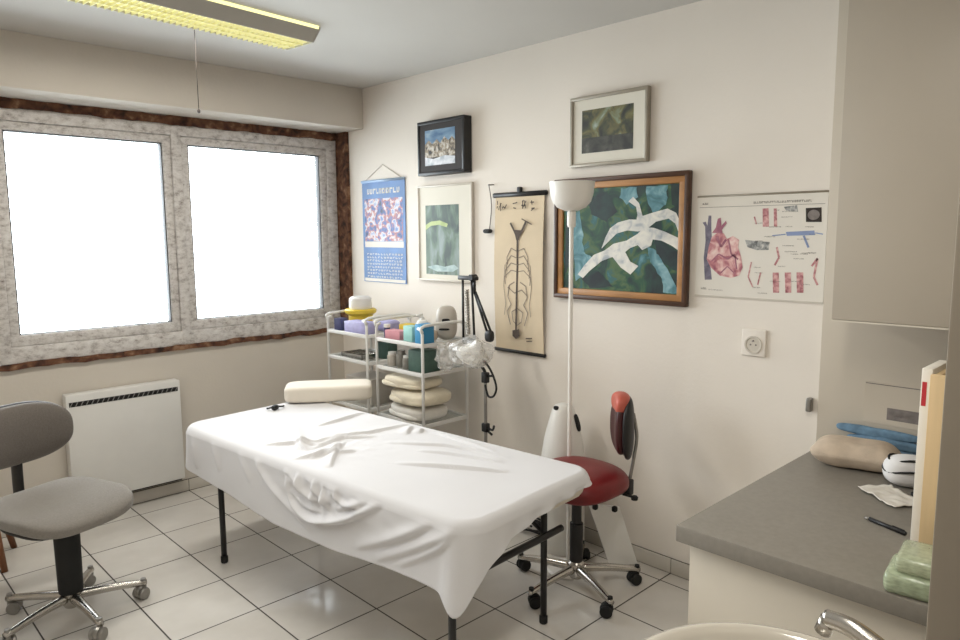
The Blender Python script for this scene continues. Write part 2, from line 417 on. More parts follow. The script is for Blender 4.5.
# skirting tiles
def skirting(name, axis, a, b_, fixed, label):
    t = BM(); k = math.floor(a / .35)
    off = .217 if axis == 0 else .192
    e = [a]; q = math.floor((a - off) / .35) * .35 + off
    while q < b_:
        if q > a + .01: e.append(q)
        q += .35
    e.append(b_)
    for u, v in zip(e, e[1:]):
        if axis == 0: box2(t, (u + .0015, fixed - .010, .003), (v - .0015, fixed, .072), .002)
        else: box2(t, (fixed - .010, u + .0015, .003), (fixed, v - .0015, .072), .002)
    o = struct(name, t, 'skirt', label, 'baseboard')
    g = BM()
    if axis == 0: box2(g, (a, fixed - .006, 0), (b_, fixed, .0735))
    else: box2(g, (fixed - .006, a, 0), (fixed, b_, .0735))
    obj('grout_bed', g, 'grout', o)
skirting('baseboard_back', 0, XL, XW - .012, YW, 'low tile skirting under the radiator wall')
skirting('baseboard_right', 1, 1.0, YW - .012, XW, 'low tile skirting along the picture wall')

# partition close on the right and the alcove behind the counter
struct('wall_near', box2(BM(), (1.10, .03, 0), (XW, .2335, ZC), .004), 'part', 'taupe partition end beside the counter and washbasin', 'wall')
struct('trim_5', box2(BM(), (XW - .02, .2335, .745), (XW, .984, ZC), .002), 'splash', 'beige splashback panel behind the counter, darkened to paint a step in light', 'panel')

# ------------------------------------------------------------------ camera
cam_d = bpy.data.cameras.new('camera'); cam = bpy.data.objects.new('camera', cam_d); COL.objects.link(cam)
Rm = Matrix([[0.7166455054251618, 0.08925535047115567, -0.6917027554999224],
             [-0.6974096329374291, 0.0828265799622269, -0.711870466825139],
             [-0.006246874418035952, 0.9925589353101568, 0.12160483746945795]])
cam.matrix_world = Matrix.Translation((0, 0, 1.55)) @ Rm.to_4x4()
cam_d.sensor_width = 36.0; cam_d.lens = 705 / 960 * 36.0; cam_d.clip_start = .02
SC.camera = cam

# ------------------------------------------------------------------ radiator
rad = thing('radiator', 'flat white electric wall heater under the window', 'radiator', (1.27, YW, .11))
b = BM(); box2(b, (-.30, -.085, 0), (.30, -.012, .60), .008); obj('panel', b, 'white', rad)
obj('outlet_slot', box2(BM(), (-.285, -.0865, .535), (.285, -.080, .56), .001), 'slot', rad)
b = BM()
for k in range(22):
    x = -.275 + k * .0262
    t = bmesh.new(); bmesh.ops.create_cube(t, size=1); bmesh.ops.scale(t, vec=(.004, .004, .026), verts=t.verts)
    add_bm(b, t, Matrix.Translation((x, -.0868, .5475)) @ Matrix.Rotation(.5, 4, 'Y'))
obj('slot_grille', b, 'steel', rad)
b = BM(); box2(b, (-.29, -.06, -.012), (.29, -.012, .004)); obj('bottom_shadow_strip', b, 'slot', rad)  # dark strip standing in for the shadow line below the panel
for x in (-.2, .15): obj('wall_bracket', box2(BM(), (x, -.014, .1), (x + .05, 0, .5)), 'steel', rad)

# ------------------------------------------------------------------ ceiling light
def ceiling_light(loc, rot, label, L=1.5):
    t = thing('ceiling_light', label, 'ceiling light', loc, rot)
    # local: x along the fitting (0 = visible end, -L = far end), y 0 = viewer side of the bottom face, z 0 = ceiling
    b = BM()
    prof = [(-.052, -.014), (.0, -.062), (.004, -.062), (.004, -.03), (.196, -.03), (.196, -.062), (.20, -.062), (.252, -.014), (.252, -.0005), (-.052, -.0005)]
    va = [b.verts.new((0, y, z)) for y, z in prof]; vb = [b.verts.new((-L, y, z)) for y, z in prof]
    n = len(prof)
    for k in range(n): b.faces.new((va[k], va[(k + 1) % n], vb[(k + 1) % n], vb[k]))
    bmesh.ops.recalc_face_normals(b, faces=b.faces)
    obj('housing', b, 'lampbody', t)
    pe = [(-.053, -.0135), (-.001, -.063), (.201, -.063), (.253, -.0135), (.253, -.0005), (-.053, -.0005)]
    for xa, xb in ((-.005, .003), (-L - .003, -L + .005)):
        b = BM(); va = [b.verts.new((xa, y, z)) for y, z in pe]; vb = [b.verts.new((xb, y, z)) for y, z in pe]
        for k in range(6): b.faces.new((va[k], va[(k + 1) % 6], vb[(k + 1) % 6], vb[k]))
        b.faces.new(va[::-1]); b.faces.new(vb); bmesh.ops.recalc_face_normals(b, faces=b.faces)
        obj('end_cap', b, 'lampbody', t)
    obj('diffuser', box2(BM(), (-L + .008, .006, -.052), (-.008, .194, -.048)), 'tube', t)
    b = BM(); n = int(L / .026)
    for k in range(n):
        x = -L + .012 + k * .026
        box2(b, (x, .004, -.066), (x + .0016, .198, -.053))
    for y in (.066, .132): box2(b, (-L + .008, y, -.0655), (-.008, y + .0016, -.053))
    obj('louver', b, 'louver', t)
    b = BM()
    va = [b.verts.new((x, y, z)) for x, y, z in ((-.008, -.0535, -.0135), (-.008, -.0605, -.0015), (-L + .008, -.0605, -.0015), (-L + .008, -.0535, -.0135))]
    vb = [b.verts.new(v.co + Vector((0, .006, 0))) for v in va]
    b.faces.new(va); b.faces.new(vb[::-1])
    for k in range(4): b.faces.new((va[k], vb[k], vb[(k + 1) % 4], va[(k + 1) % 4]))
    bmesh.ops.recalc_face_normals(b, faces=b.faces)
    obj('side_diffuser', b, 'tube', t)
    return t
cl = ceiling_light((1.81, 2.955, ZC), math.radians(5.3), 'louvred fluorescent ceiling fitting glowing yellow above the window side')
# pull cord
b = BM(); tube(b, [(1.332, 3.128, 2.462), (1.333, 3.128, 2.095)], .0018, 8); lathe(b, [(0, 0), (.006, .003), (.007, .012), (.002, .02), (0, .02)], (1.333, 3.128, 2.08), 12)
tag(obj('pull_cord', b, 'ink'), 'thin pull cord hanging from the ceiling fitting', 'cord')

# ------------------------------------------------------------------ pictures on the wall (local x = along the wall to the right, y = into the wall)
def on_wall(name, label, cat, yc, zc, group=None):
    return thing(name, label, cat, (XW, yc, zc), -PI / 2, group)

def frame_bm(w, h, fw, d, bev=.004, y1=-.001):
    b = BM()
    box2(b, (-w / 2, -d, h / 2 - fw), (w / 2, y1, h / 2), bev); box2(b, (-w / 2, -d, -h / 2), (w / 2, y1, -h / 2 + fw), bev)
    box2(b, (-w / 2, -d + .0004, -h / 2 + fw * .5), (-w / 2 + fw, y1, h / 2 - fw * .5), bev); box2(b, (w / 2 - fw, -d + .0004, -h / 2 + fw * .5), (w / 2, y1, h / 2 - fw * .5), bev)
    return b

# blue wall calendar
cal = on_wall('wall_calendar', 'blue hanging wall calendar with a printed photo on a string hanger', 'calendar', 3.722, 1.565)
w, h = .455, .655
obj('sheet', box2(BM(), (-w / 2, -.006, -h / 2), (w / 2, -.002, h / 2)), mat('calendar_blue', rgb(86, 124, 176), .55, var=.16, scale=7), cal)
obj('hanging_bar', tube(BM(), [(-w / 2, -.006, h / 2), (w / 2, -.006, h / 2)], .009, 10), mat('pale_blue_bar', rgb(160, 184, 214), .4), cal)
b = BM(); tube(b, [(-w / 2 + .02, -.004, h / 2), (-.0, -.004, h / 2 + .10), (w / 2 - .02, -.004, h / 2)], .0022, 6); obj('string', b, 'whiteframe', cal)
y = -.0066
b = BM(); rect(b, -w / 2 + .025, -.06, w / 2 - .025, .215, y)
obj('photo', b, ramp_mat('calendar_photo', [(.32, rgb(28, 32, 60)), (.42, rgb(60, 96, 160)), (.5, rgb(170, 96, 84)), (.56, rgb(210, 206, 210)), (.66, rgb(90, 120, 176))], 20, 5, .25, seed=3), cal)
r_ = random.Random(3)
b = BM(); text_marks(b, -.17, .17, .245, .034, y, .02, .034, .008, r_); obj('title_print', b, 'paper', cal)
b = BM(); rect(b, -w / 2 + .02, -.10, w / 2 - .02, -.062, y); obj('white_band', b, 'paper', cal)
b = BM()
for k in range(8): text_marks(b, -.185, .18, -.15 - k * .021, .011, y, .012, .022, .012, r_)
obj('date_grid', b, 'paper', cal)
b = BM(); rect(b, -w / 2 + .01, -h / 2 + .004, w / 2 - .01, -h / 2 + .024, y); obj('white_foot', b, 'paper', cal)

# small black framed picture
bf = on_wall('framed_picture', 'small picture in a deep black frame above the tall white one', 'picture', 3.098, 2.043)
w, h = .40, .305
b = BM(); box2(b, (-w / 2, -.055, -h / 2), (w / 2 , -.001, h / 2), .003); obj('frame_body', b, 'inkgrey', bf)
obj('frame', frame_bm(w + .004, h + .004, .02, .06), 'plasticblack', bf)
b = BM(); rect(b, -w / 2 + .018, -h / 2 + .018, w / 2 - .018, h / 2 - .018, -.0558); obj('mount', b, mat('black_mount', rgb(46, 40, 38), .7, var=.1), bf)
b = BM(); rect(b, -.135, -.03, .125, .10, -.0564)
obj('picture_sky', b, ramp_mat('pic_sky', [(.3, rgb(60, 96, 134)), (.5, rgb(116, 146, 172)), (.7, rgb(176, 190, 198))], 9, 4, .3, (1, 1, 2)), bf)
b = BM(); poly(b, [(-.135, -.055), (.125, -.055), (.125, .03), (.10, .05), (.07, .03), (.035, .055), (.0, .02), (-.03, .045), (-.07, .02), (-.10, .045), (-.135, .02)], -.0570)
obj('picture_buildings', b, ramp_mat('pic_town', [(.35, rgb(60, 56, 54)), (.5, rgb(150, 136, 116)), (.65, rgb(206, 200, 190))], 40, 4, .4), bf)
b = BM(); poly(b, [(-.135, -.10), (.125, -.10), (.125, -.06), (.04, -.05), (-.06, -.064), (-.135, -.05)], -.0575)
obj('picture_snow', b, ramp_mat('pic_snow', [(.3, rgb(150, 160, 172)), (.6, rgb(226, 228, 232))], 16), bf)

# tall white framed print
tf = on_wall('framed_print', 'tall pale framed green print with wide white mount', 'picture', 3.118, 1.553)
w, h = .478, .565
obj('frame', frame_bm(w, h, .012, .022), 'whiteframe', tf)
b = BM(); box2(b, (-w / 2 + .006, -.014, -h / 2 + .006), (w / 2 - .006, -.002, h / 2 - .006)); obj('mount', b, 'mat_cream', tf)
px0, px1, pz0, pz1 = -.17, .125, -.242, .165
b = BM(); rect(b, px0, pz0, px1, pz1, -.0146)
obj('print', b, ramp_mat('green_print', [(.3, rgb(34, 48, 46)), (.43, rgb(62, 84, 70)), (.52, rgb(92, 114, 94)), (.62, rgb(120, 136, 128)), (.76, rgb(150, 162, 166))], 10, 7, .7, (1.5, 1, .6), seed=5), tf)
b = BM(); poly(b, [(px0, .02), (px0 + .05, .045), (px0 + .12, .05), (px0 + .19, .035), (px0 + .20, .055), (px0 + .13, .075), (px0 + .05, .07), (px0, .05)], -.0152)
obj('light_band', b, ramp_mat('band_green', [(.3, rgb(150, 168, 96)), (.7, rgb(186, 198, 130))], 20), tf)
b = BM(); poly(b, [(px0 + .01, -.20), (px0 + .09, -.185), (px0 + .17, -.195), (px0 + .25, -.18), (px1 - .005, -.20), (px0 + .24, -.222), (px0 + .1, -.225)], -.0152)
obj('pale_patch', b, ramp_mat('pale_patch', [(.3, rgb(130, 156, 156)), (.7, rgb(186, 202, 198))], 24), tf)

# anatomical scroll
sc = on_wall('wall_scroll', 'beige hanging scroll with a dark anatomical figure', 'chart', 2.527, 1.335)
w, h = .345, .82
b = BM(); n = 24
for k in range(n):      # gently bowed sheet
    z0 = -h / 2 + h * k / n; z1 = -h / 2 + h * (k + 1) / n
    f = lambda z: -.012 - .014 * math.sin(PI * (z + h / 2) / h)
    box2(b, (-w / 2, f((z0 + z1) / 2) - .001, z0), (w / 2, f((z0 + z1) / 2) + .001, z1 + .0005))
obj('sheet', b, 'paperwarm', sc)
obj('top_rod', tube(BM(), [(-w / 2 - .012, -.012, h / 2 + .008), (w / 2 + .012, -.012, h / 2 + .008)], .013, 12), 'plasticblack', sc)
obj('bottom_rod', tube(BM(), [(-w / 2 - .008, -.012, -h / 2 - .006), (w / 2 + .008, -.012, -h / 2 - .006)], .010, 12), 'plasticblack', sc)
obj('hanging_hook', box2(BM(), (-.012, -.02, h / 2 + .01), (.012, -.001, h / 2 + .045), .003), 'plasticblack', sc)
y = -.0285
b = BM()
for x in (-.135, -.09, -.02, .045, .105):
    rr = random.Random(int(x * 1000))
    for q in range(5):
        if rr.random() < .75: stroke(b, [(x + rr.uniform(-.02, .02), h / 2 - .02 - rr.uniform(0, .05)), (x + rr.uniform(-.02, .02), h / 2 - .02 - rr.uniform(.01, .06))], .006, y)
obj('printed_title', b, 'softink', sc)
b = BM()
stroke(b, [(0, .20), (.0, .05), (-.005, -.1), (-.01, -.3)], .012, y); stroke(b, [(-.05, .27), (-.02, .225), (0, .19)], .012, y); stroke(b, [(.06, .275), (.03, .225), (0, .19)], .013, y)
poly(b, [(-.025, .235), (.03, .23), (.01, .18), (-.008, .18)], y - .0003); stroke(b, [(.03, .29), (.10, .26)], .006, y)
poly(b, [(-.035, -.3), (.012, -.29), (.018, -.325), (-.01, -.345), (-.035, -.33)], y - .0003)
stroke(b, [(.06, -.335), (.105, -.33)], .006, y); stroke(b, [(.065, -.35), (.105, -.346)], .005, y)
obj('drawn_spine', b, 'softink', sc)
b = BM()
for s_ in (-1, 1):
    for k in range(4):
        z = .12 - k * .035
        stroke(b, [(0, z), (s_ * .045, z + .018 - k * .004), (s_ * (.075 + .006 * k), z - .03), (s_ * (.07 + .006 * k), z - .07)], .005, y)
    stroke(b, [(s_ * .02, -.04), (s_ * .06, -.06), (s_ * .07, -.12), (s_ * .045, -.16), (s_ * .075, -.2), (s_ * .05, -.27)], .006, y)
    stroke(b, [(s_ * .09, .05), (s_ * .10, -.06), (s_ * .085, -.16), (s_ * .095, -.22)], .004, y)
    stroke(b, [(0, -.18), (s_ * .04, -.2), (s_ * .03, -.25), (0, -.27)], .005, y)
stroke(b, [(-.07, -.07), (-.02, -.10), (.03, -.08), (.07, -.11)], .006, y)
obj('drawn_body', b, 'softgrey', sc)

# string with a small black weight
b = BM(); tube(b, [(2.728 - .004, 2.728, 1.81), (2.75, 2.735, 1.70), (2.745, 2.745, 1.575)], .0028, 6, 4)
p0 = thing('hanging_pendulum', 'thin cord with a black tip hanging beside the scroll', 'pendulum', (0, 0, 0))
obj('cord', b, 'inkgrey', p0)
b = BM(); soft(b, (2.737, 2.752, 1.563), (.03, .06, .024), 3, cuts=5); obj('weight', b, 'rubber', p0)
obj('nail', tube(BM(), [(2.72, 2.728, 1.81), (XW, 2.728, 1.812)], .004, 8), 'steel', p0)

# bird painting
pt = on_wall('painting', 'large wood-framed painting of two white birds over green foliage', 'painting', 1.91, 1.52)
w, h = .735, .58
obj('frame', frame_bm(w, h, .022, .034, .005), 'woodframe', pt)
obj('inner_frame', frame_bm(w - .03, h - .03, .036, .026, .006), 'woodlight', pt)
cw, ch = w / 2 - .045, h / 2 - .045
b = BM(); box2(b, (-cw, -.016, -ch), (cw, -.003, ch))
obj('canvas', b, ramp_mat('foliage_paint', [(.26, rgb(10, 24, 28)), (.42, rgb(18, 52, 46)), (.50, rgb(34, 80, 52)), (.56, rgb(76, 100, 58)), (.63, rgb(36, 92, 92)), (.78, rgb(100, 150, 160))], 9, 8, .9, seed=2), pt)
wat = ramp_mat('water_paint', [(.3, rgb(48, 96, 104)), (.5, rgb(92, 140, 150)), (.7, rgb(150, 186, 194))], 14, 5, 1)
def wob(pts, n=6, amp=.008):
    out = []
    for i, p in enumerate(pts):
        q = pts[(i + 1) % len(pts)]
        for k in range(n):
            t = k / n; x, z = p[0] + (q[0] - p[0]) * t, p[1] + (q[1] - p[1]) * t
            v = noise.noise_vector(Vector((x * 40, z * 40, 1.7))); out.append((max(-.318, min(.318, x + v.x * amp)), max(-.24, min(.24, z + v.y * amp))))
    return out
for q in ([(-.29, .10), (-.22, .14), (-.20, .03), (-.19, -.06), (-.12, -.10), (-.17, -.17), (-.24, -.20), (-.25, -.06)], [(.02, .235), (.10, .235), (.11, .19), (.05, .16), (.01, .19)],
          [(.15, .235), (.26, .235), (.25, .15), (.19, .11), (.16, .16)], [(.16, -.03), (.21, -.05), (.32, -.21), (.32, -.235), (.25, -.235), (.24, -.17), (.18, -.10)]):
    obj('painted_water', poly(BM(), wob(q), -.0168), wat, pt)
shd = ramp_mat('shade_paint', [(.35, rgb(12, 24, 30)), (.7, rgb(28, 58, 54))], 12)
for q in ([(.20, .10), (.30, .14), (.325, .10), (.325, .04), (.29, .09)], [(.20, .0), (.25, -.02), (.325, -.06), (.325, -.15), (.27, -.12), (.21, -.06)], [(-.30, .12), (-.26, .12), (-.26, -.10), (-.31, -.18)], [(.27, .24), (.325, .24), (.325, .12), (.28, .15)],
          [(-.17, .2), (-.06, .22), (.0, .13), (-.06, .08), (-.15, .12)], [(-.20, -.19), (-.15, -.235), (-.02, -.22), (-.1, -.15)]):
    obj('painted_shade', poly(BM(), wob(q), -.0169), shd, pt)
UW = [(-0.083, -0.039), (-0.059, 0.007), (-0.035, 0.047), (0.007, 0.072), (0.066, 0.084), (0.106, 0.083), (0.114, 0.109), (0.105, 0.148), (0.064, 0.174), (0.081, 0.185), (0.11, 0.158), (0.132, 0.099), (0.19, 0.112), (0.26, 0.127), (0.298, 0.109), (0.322, 0.072), (0.322, 0.025), (0.304, 0.072), (0.267, 0.096), (0.202, 0.083), (0.158, 0.053), (0.113, 0.041), (0.055, 0.046), (-0.005, 0.032), (-0.047, -0.003)]
LW = [(-0.217, -0.173), (-0.178, -0.129), (-0.127, -0.081), (-0.064, -0.059), (-0.016, -0.028), (0.056, -0.013), (0.114, 0.017), (0.147, 0.046), (0.192, 0.043), (0.247, 0.026), (0.322, -0.002), (0.320, -0.044), (0.291, -0.021), (0.237, 0.002), (0.187, 0.007), (0.177, -0.022), (0.138, -0.04), (0.114, -0.018), (0.068, -0.033), (0.039, -0.058), (0.07, -0.107), (0.111, -0.121), (0.077, -0.152), (0.029, -0.123), (-0.021, -0.074), (-0.089, -0.096), (-0.165, -0.15), (-0.197, -0.18)]
bird = ramp_mat('bird_paint', [(.28, rgb(166, 172, 178)), (.45, rgb(216, 214, 208)), (.7, rgb(240, 236, 224))], 22, 5, .6)
def grow(pts, d):
    n = len(pts); A = sum(pts[i][0] * pts[(i + 1) % n][1] - pts[(i + 1) % n][0] * pts[i][1] for i in range(n)); sg = 1 if A > 0 else -1; out = []
    for i in range(n):
        a, c = Vector(pts[i - 1]), Vector(pts[(i + 1) % n]); t = (c - a).normalized(); m_ = Vector((t.y, -t.x)) * sg
        out.append((min(.323, pts[i][0] + m_.x * d), pts[i][1] + m_.y * d))
    return out
UW, LW = grow(UW, .006), grow(LW, .008)
obj('upper_bird', poly(BM(), UW, -.0172, .0006), bird, pt)
obj('lower_bird', poly(BM(), LW, -.0180, .0006), bird, pt)

# small landscape in silver frame
sl = on_wall('framed_landscape', 'small dark landscape with white mount, above the bird painting', 'picture', 1.969, 2.024)
w, h = .43, .325
obj('frame', frame_bm(w, h, .016, .03), 'silver', sl)
obj('mount', box2(BM(), (-w / 2 + .006, -.02, -h / 2 + .006), (w / 2 - .006, -.002, h / 2 - .006)), 'mat_cream', sl)
b = BM(); rect(b, -.148, -.10, .138, .098, -.0206)
obj('picture', b, ramp_mat('landscape_paint', [(.3, rgb(24, 26, 24)), (.42, rgb(62, 66, 42)), (.52, rgb(110, 104, 60)), (.6, rgb(126, 138, 112)), (.72, rgb(168, 180, 172))], 12, 6, .8, (1, 1, 1.0), seed=9), sl)
b = BM(); rect(b, -.148, -.10, .138, -.03, -.0212); obj('painted_ground', b, ramp_mat('ground_paint', [(.35, rgb(28, 28, 26)), (.6, rgb(74, 74, 66)), (.75, rgb(104, 106, 96))], 18, 5, .5), sl)

# heart chart
hc = on_wall('heart_chart', 'white anatomical wall chart with a pink heart drawing', 'chart', 1.253, 1.49)
w, h = .525, .415
b = BM(); box2(b, (-w / 2, -.004, -h / 2), (w / 2, -.001, h / 2)); obj('sheet', b, 'paper', hc)
obj('top_strip', tube(BM(), [(-w / 2, -.004, h / 2), (w / 2, -.004, h / 2)], .004, 8), 'silver', hc)
obj('bottom_strip', box2(BM(), (-w / 2, -.006, -h / 2 - .002), (w / 2, -.001, -h / 2 + .004)), 'whiteframe', hc)
y = -.0046
HH = dict(heart=[(-0.213, -0.053), (-0.206, -0.002), (-0.194, 0.04), (-0.167, 0.059), (-0.141, 0.055), (-0.126, 0.032), (-0.101, 0.044), (-0.074, 0.028), (-0.077, -0.001), (-0.063, -0.041), (-0.055, -0.082), (-0.068, -0.116), (-0.103, -0.127), (-0.152, -0.119), (-0.194, -0.086)],
    left=[(-0.219, -0.139), (-0.227, -0.045), (-0.221, 0.023), (-0.225, 0.083), (-0.237, 0.1), (-0.223, 0.104), (-0.215, 0.087), (-0.211, 0.129), (-0.199, 0.128), (-0.197, 0.074), (-0.192, 0.032), (-0.208, -0.019), (-0.193, -0.095), (-0.187, -0.137)],
    aorta=[(-0.193, 0.057), (-0.177, 0.078), (-0.169, 0.115), (-0.156, 0.119), (-0.152, 0.086), (-0.134, 0.106), (-0.129, 0.096), (-0.15, 0.069), (-0.145, 0.055)])
obj('blue_vein', poly(BM(), HH['left'], y), 'vein', hc)
ht = obj('heart_drawing', poly(BM(), HH['heart'], y - .0004), 'heart', hc)
for q, wd_ in (([(-.19, -.06), (-.16, -.03), (-.12, -.05), (-.09, -.03), (-.08, -.09)], .006), ([(-.17, .04), (-.15, -.0), (-.13, .03)], .01), ([(-.15, -.11), (-.12, -.08), (-.085, -.11)], .005), ([(-.12, .03), (-.105, -.03), (-.075, -.05)], .007)):
    obj('heart_vessel', stroke(BM(), q, wd_, y - .0008), 'aorta', ht)
obj('aorta', poly(BM(), HH['aorta'], y - .0008), 'aorta', hc)
dgm = ramp_mat('diagram_grey', [(.35, rgb(90, 92, 92)), (.55, rgb(160, 160, 158)), (.7, rgb(206, 202, 196))], 60)
for q in ([(-0.049, 0.028), (-0.003, 0.024), (0.051, 0.02), (0.048, -0.011), (-0.001, -0.012), (-0.039, 0.0)], [(.10, .155), (.15, .16), (.155, .135), (.11, .14)]): obj('grey_diagram', poly(BM(), q, y), dgm, hc)
b = BM(); poly(b, [(0.112, 0.059), (0.218, 0.064), (0.222, 0.047), (0.117, 0.044)], y); stroke(b, [(.06, .045), (.112, .05)], .004, y); stroke(b, [(.222, .055), (.25, .05)], .004, y); stroke(b, [(.18, .045), (.20, .0)], .008, y)
obj('blue_vessel', b, 'inkblue', hc)
b = BM(); poly(b, [(0.183, 0.148), (0.24, 0.149), (0.243, 0.095), (0.186, 0.096)], y); o_ = obj('microscope_square', b, 'ink', hc)
b = BM(); poly(b, [(.2 + .022 * math.cos(a * PI / 8) + .013, .122 + .019 * math.sin(a * PI / 8)) for a in range(16)], y - .0004); obj('pale_centre', b, 'inkgrey', o_)
for q in ([(0.017, 0.151), (0.041, 0.152), (0.046, 0.08), (0.021, 0.08)], [(0.061, 0.15), (0.073, 0.15), (0.078, 0.079), (0.065, 0.081)], [(0.068, -0.099), (0.092, -0.098), (0.097, -0.177), (0.073, -0.178)],
          [(0.115, -0.097), (0.139, -0.096), (0.144, -0.174), (0.121, -0.176)], [(0.16, -0.095), (0.185, -0.094), (0.19, -0.172), (0.165, -0.173)]): obj('red_diagram', poly(BM(), q, y), 'inkred', hc)
for q, wd_ in (([(-.015, .12), (-.005, .09)], .006), ([(-.02, -.06), (-.03, -.12), (-.01, -.16)], .006), ([(.02, -.1), (.01, -.15)], .006), ([(.08, .0), (.09, -.04), (.075, -.07)], .008), ([(.215, -.07), (.235, -.04), (.225, -.11), (.24, -.14)], .008)):
    obj('red_vessel', stroke(BM(), q, wd_, y), 'inkred', hc)
b = BM(); r_ = random.Random(5)
text_marks(b, -.02, .20, h / 2 - .036, .008, y, .003, .006, .002, r_); text_marks(b, -.24, -.215, h / 2 - .034, .008, y, .003, .006, .001, r_)
text_marks(b, -.235, -.21, -h / 2 + .028, .009, y, .003, .006, .001, r_); text_marks(b, -.2, -.14, -h / 2 + .026, .004, y, .002, .004, .002, r_)
for k in range(26):
    x = r_.uniform(-.04, .2); z = r_.uniform(-.19, .15); text_marks(b, x, x + r_.uniform(.02, .05), z, .0035, y, .002, .004, .002, r_)
stroke(b, [(-w / 2 + .01, h / 2 - .045), (w / 2 - .01, h / 2 - .045)], .0015, y)
obj('printed_text', b, 'inkgrey', hc)

# socket and door stop on the wall
so = on_wall('wall_socket', 'white wall socket on the bare cream wall under the heart chart', 'socket', 1.247, 1.106)
obj('plate', box2(BM(), (-.05, -.012, -.055), (.05, -.0005, .055), .005, 3), 'wall', so)
b = BM()
t = bmesh.new(); lathe(b, [(.036, 0), (.036, .004), (.03, .004), (.028, .001), (0, .001)], (0, 0, 0), 28, Matrix.Translation((0, -.0121, -.008)) @ Matrix.Rotation(PI / 2, 4, 'X')); t.free()
inn = obj('socket_ring', b, 'whiteframe', so)
b = BM()
for x in (-.011, .011): lathe(b, [(.0035, 0), (.0035, .001), (0, .001)], (0, 0, 0), 10, Matrix.Translation((x, -.0134, -.008)) @ Matrix.Rotation(PI / 2, 4, 'X'))
lathe(b, [(.003, 0), (.003, .008), (0, .008)], (0, 0, 0), 10, Matrix.Translation((0, -.0134, .008)) @ Matrix.Rotation(PI / 2, 4, 'X'))
obj('pin_holes', b, 'inkgrey', inn)
b = BM(); box2(b, (XW - .03, 1.006, .865), (XW - .0005, 1.026, .918), .005, 3)
tag(obj('door_catch', b, 'steel'), 'small dark metal catch fixed to the wall beside the counter', 'catch')

# ------------------------------------------------------------------ massage table + sheet
TB = (1.685, 2.44, 0); TH = math.radians(4.65)
mt = thing('massage_table', 'long massage table on thin black legs in the room centre', 'massage table', TB, TH)
def rrect(hx, hy, rc, n):
    L1, L2, La = 2 * (hx - rc), 2 * (hy - rc), PI / 2 * rc
    tot = 2 * (L1 + L2 + 2 * La); out = []
    for i in range(n):
        s = tot * i / n
        segs = [('l', (hx, -hy + rc), (0, 1), L2), ('a', (hx - rc, hy - rc), 0, La), ('l', (hx - rc, hy), (-1, 0), L1), ('a', (-hx + rc, hy - rc), PI / 2, La),
                ('l', (-hx, hy - rc), (0, -1), L2), ('a', (-hx + rc, -hy + rc), PI, La), ('l', (-hx + rc, -hy), (1, 0), L1), ('a', (hx - rc, -hy + rc), 1.5 * PI, La)]
        for kind, p, d, L in segs:
            if s <= L:
                if kind == 'l':
                    out.append(((p[0] + d[0] * s, p[1] + d[1] * s), (d[1], -d[0])))
                else:
                    a = d + s / rc; out.append(((p[0] + rc * math.cos(a), p[1] + rc * math.sin(a)), (math.cos(a), math.sin(a))))
                break
            s -= L
    return out
b = BM()
o = rrect(.352, .915, .10, 96)
lv = [(-.02, .575), (-.004, .580), (0, .592), (0, .634), (-.006, .648), (-.02, .654)]
rings = [[b.verts.new((p[0] + q[0] * d, p[1] + q[1] * d, z)) for p, q in o] for d, z in lv]
for a, c in zip(rings, rings[1:]):
    for k in range(96): b.faces.new((a[k], a[(k + 1) % 96], c[(k + 1) % 96], c[k]))
b.faces.new(rings[0][::-1]); b.faces.new(rings[-1])
obj('padded_top', b, 'cushion', mt)
b = BM(); box2(b, (-.30, -.84, .545), (.30, -.80, .576), .003); box2(b, (-.30, .72, .545), (.30, .76, .576), .003)
box2(b, (-.30, -.84, .55), (-.27, .76, .5755), .003); box2(b, (.27, -.84, .55), (.30, .76, .5755), .003)
obj('under_frame', b, 'black', mt)
LEGS = [(-.275, .735), (.275, .735), (-.278, -.765), (.285, -.732)]
for x, y in LEGS:
    b = BM(); tube(b, [(x, y, .55), (x, y, .02)], .0135, 14)
    lg = obj('leg', b, 'black', mt)
    obj('rubber_foot', lathe(BM(), [(.014, 0), (.017, .004), (.017, .03), (.0145, .034), (0, .034)], (x, y, 0), 16), 'rubber', lg)
# low cross bar at the near end with a down-turned rubber end
def tl(x, y, z):
    dx, dy = x - TB[0], y - TB[1]; c, s_ = math.cos(TH), math.sin(TH)
    return (dx * c + dy * s_, -dx * s_ + dy * c, z)
b = BM(); tube(b, [tl(1.565, 1.70, .335), tl(1.60, 1.70, .362), tl(1.68, 1.705, .368), tl(1.99, 1.715, .372), tl(2.12, 1.72, .375)], .014, 12, 4)
cb = obj('cross_bar', b, 'black', mt)
b = BM(); tube(b, [tl(1.558, 1.70, .318), tl(1.575, 1.70, .345)], .018, 12); obj('rubber_end', b, 'rubber', cb)
obj('stay', tube(BM(), [(.285, -.732, .375), (.27, -.45, .555)], .009, 10), 'black', mt)
obj('stay', tube(BM(), [(-.278, -.765, .372), (-.27, -.45, .555)], .009, 10), 'black', mt)
b = BM(); tube(b, [(-.275, .735, .48), (.275, .735, .48)], .011, 10); obj('far_bar', b, 'black', mt)

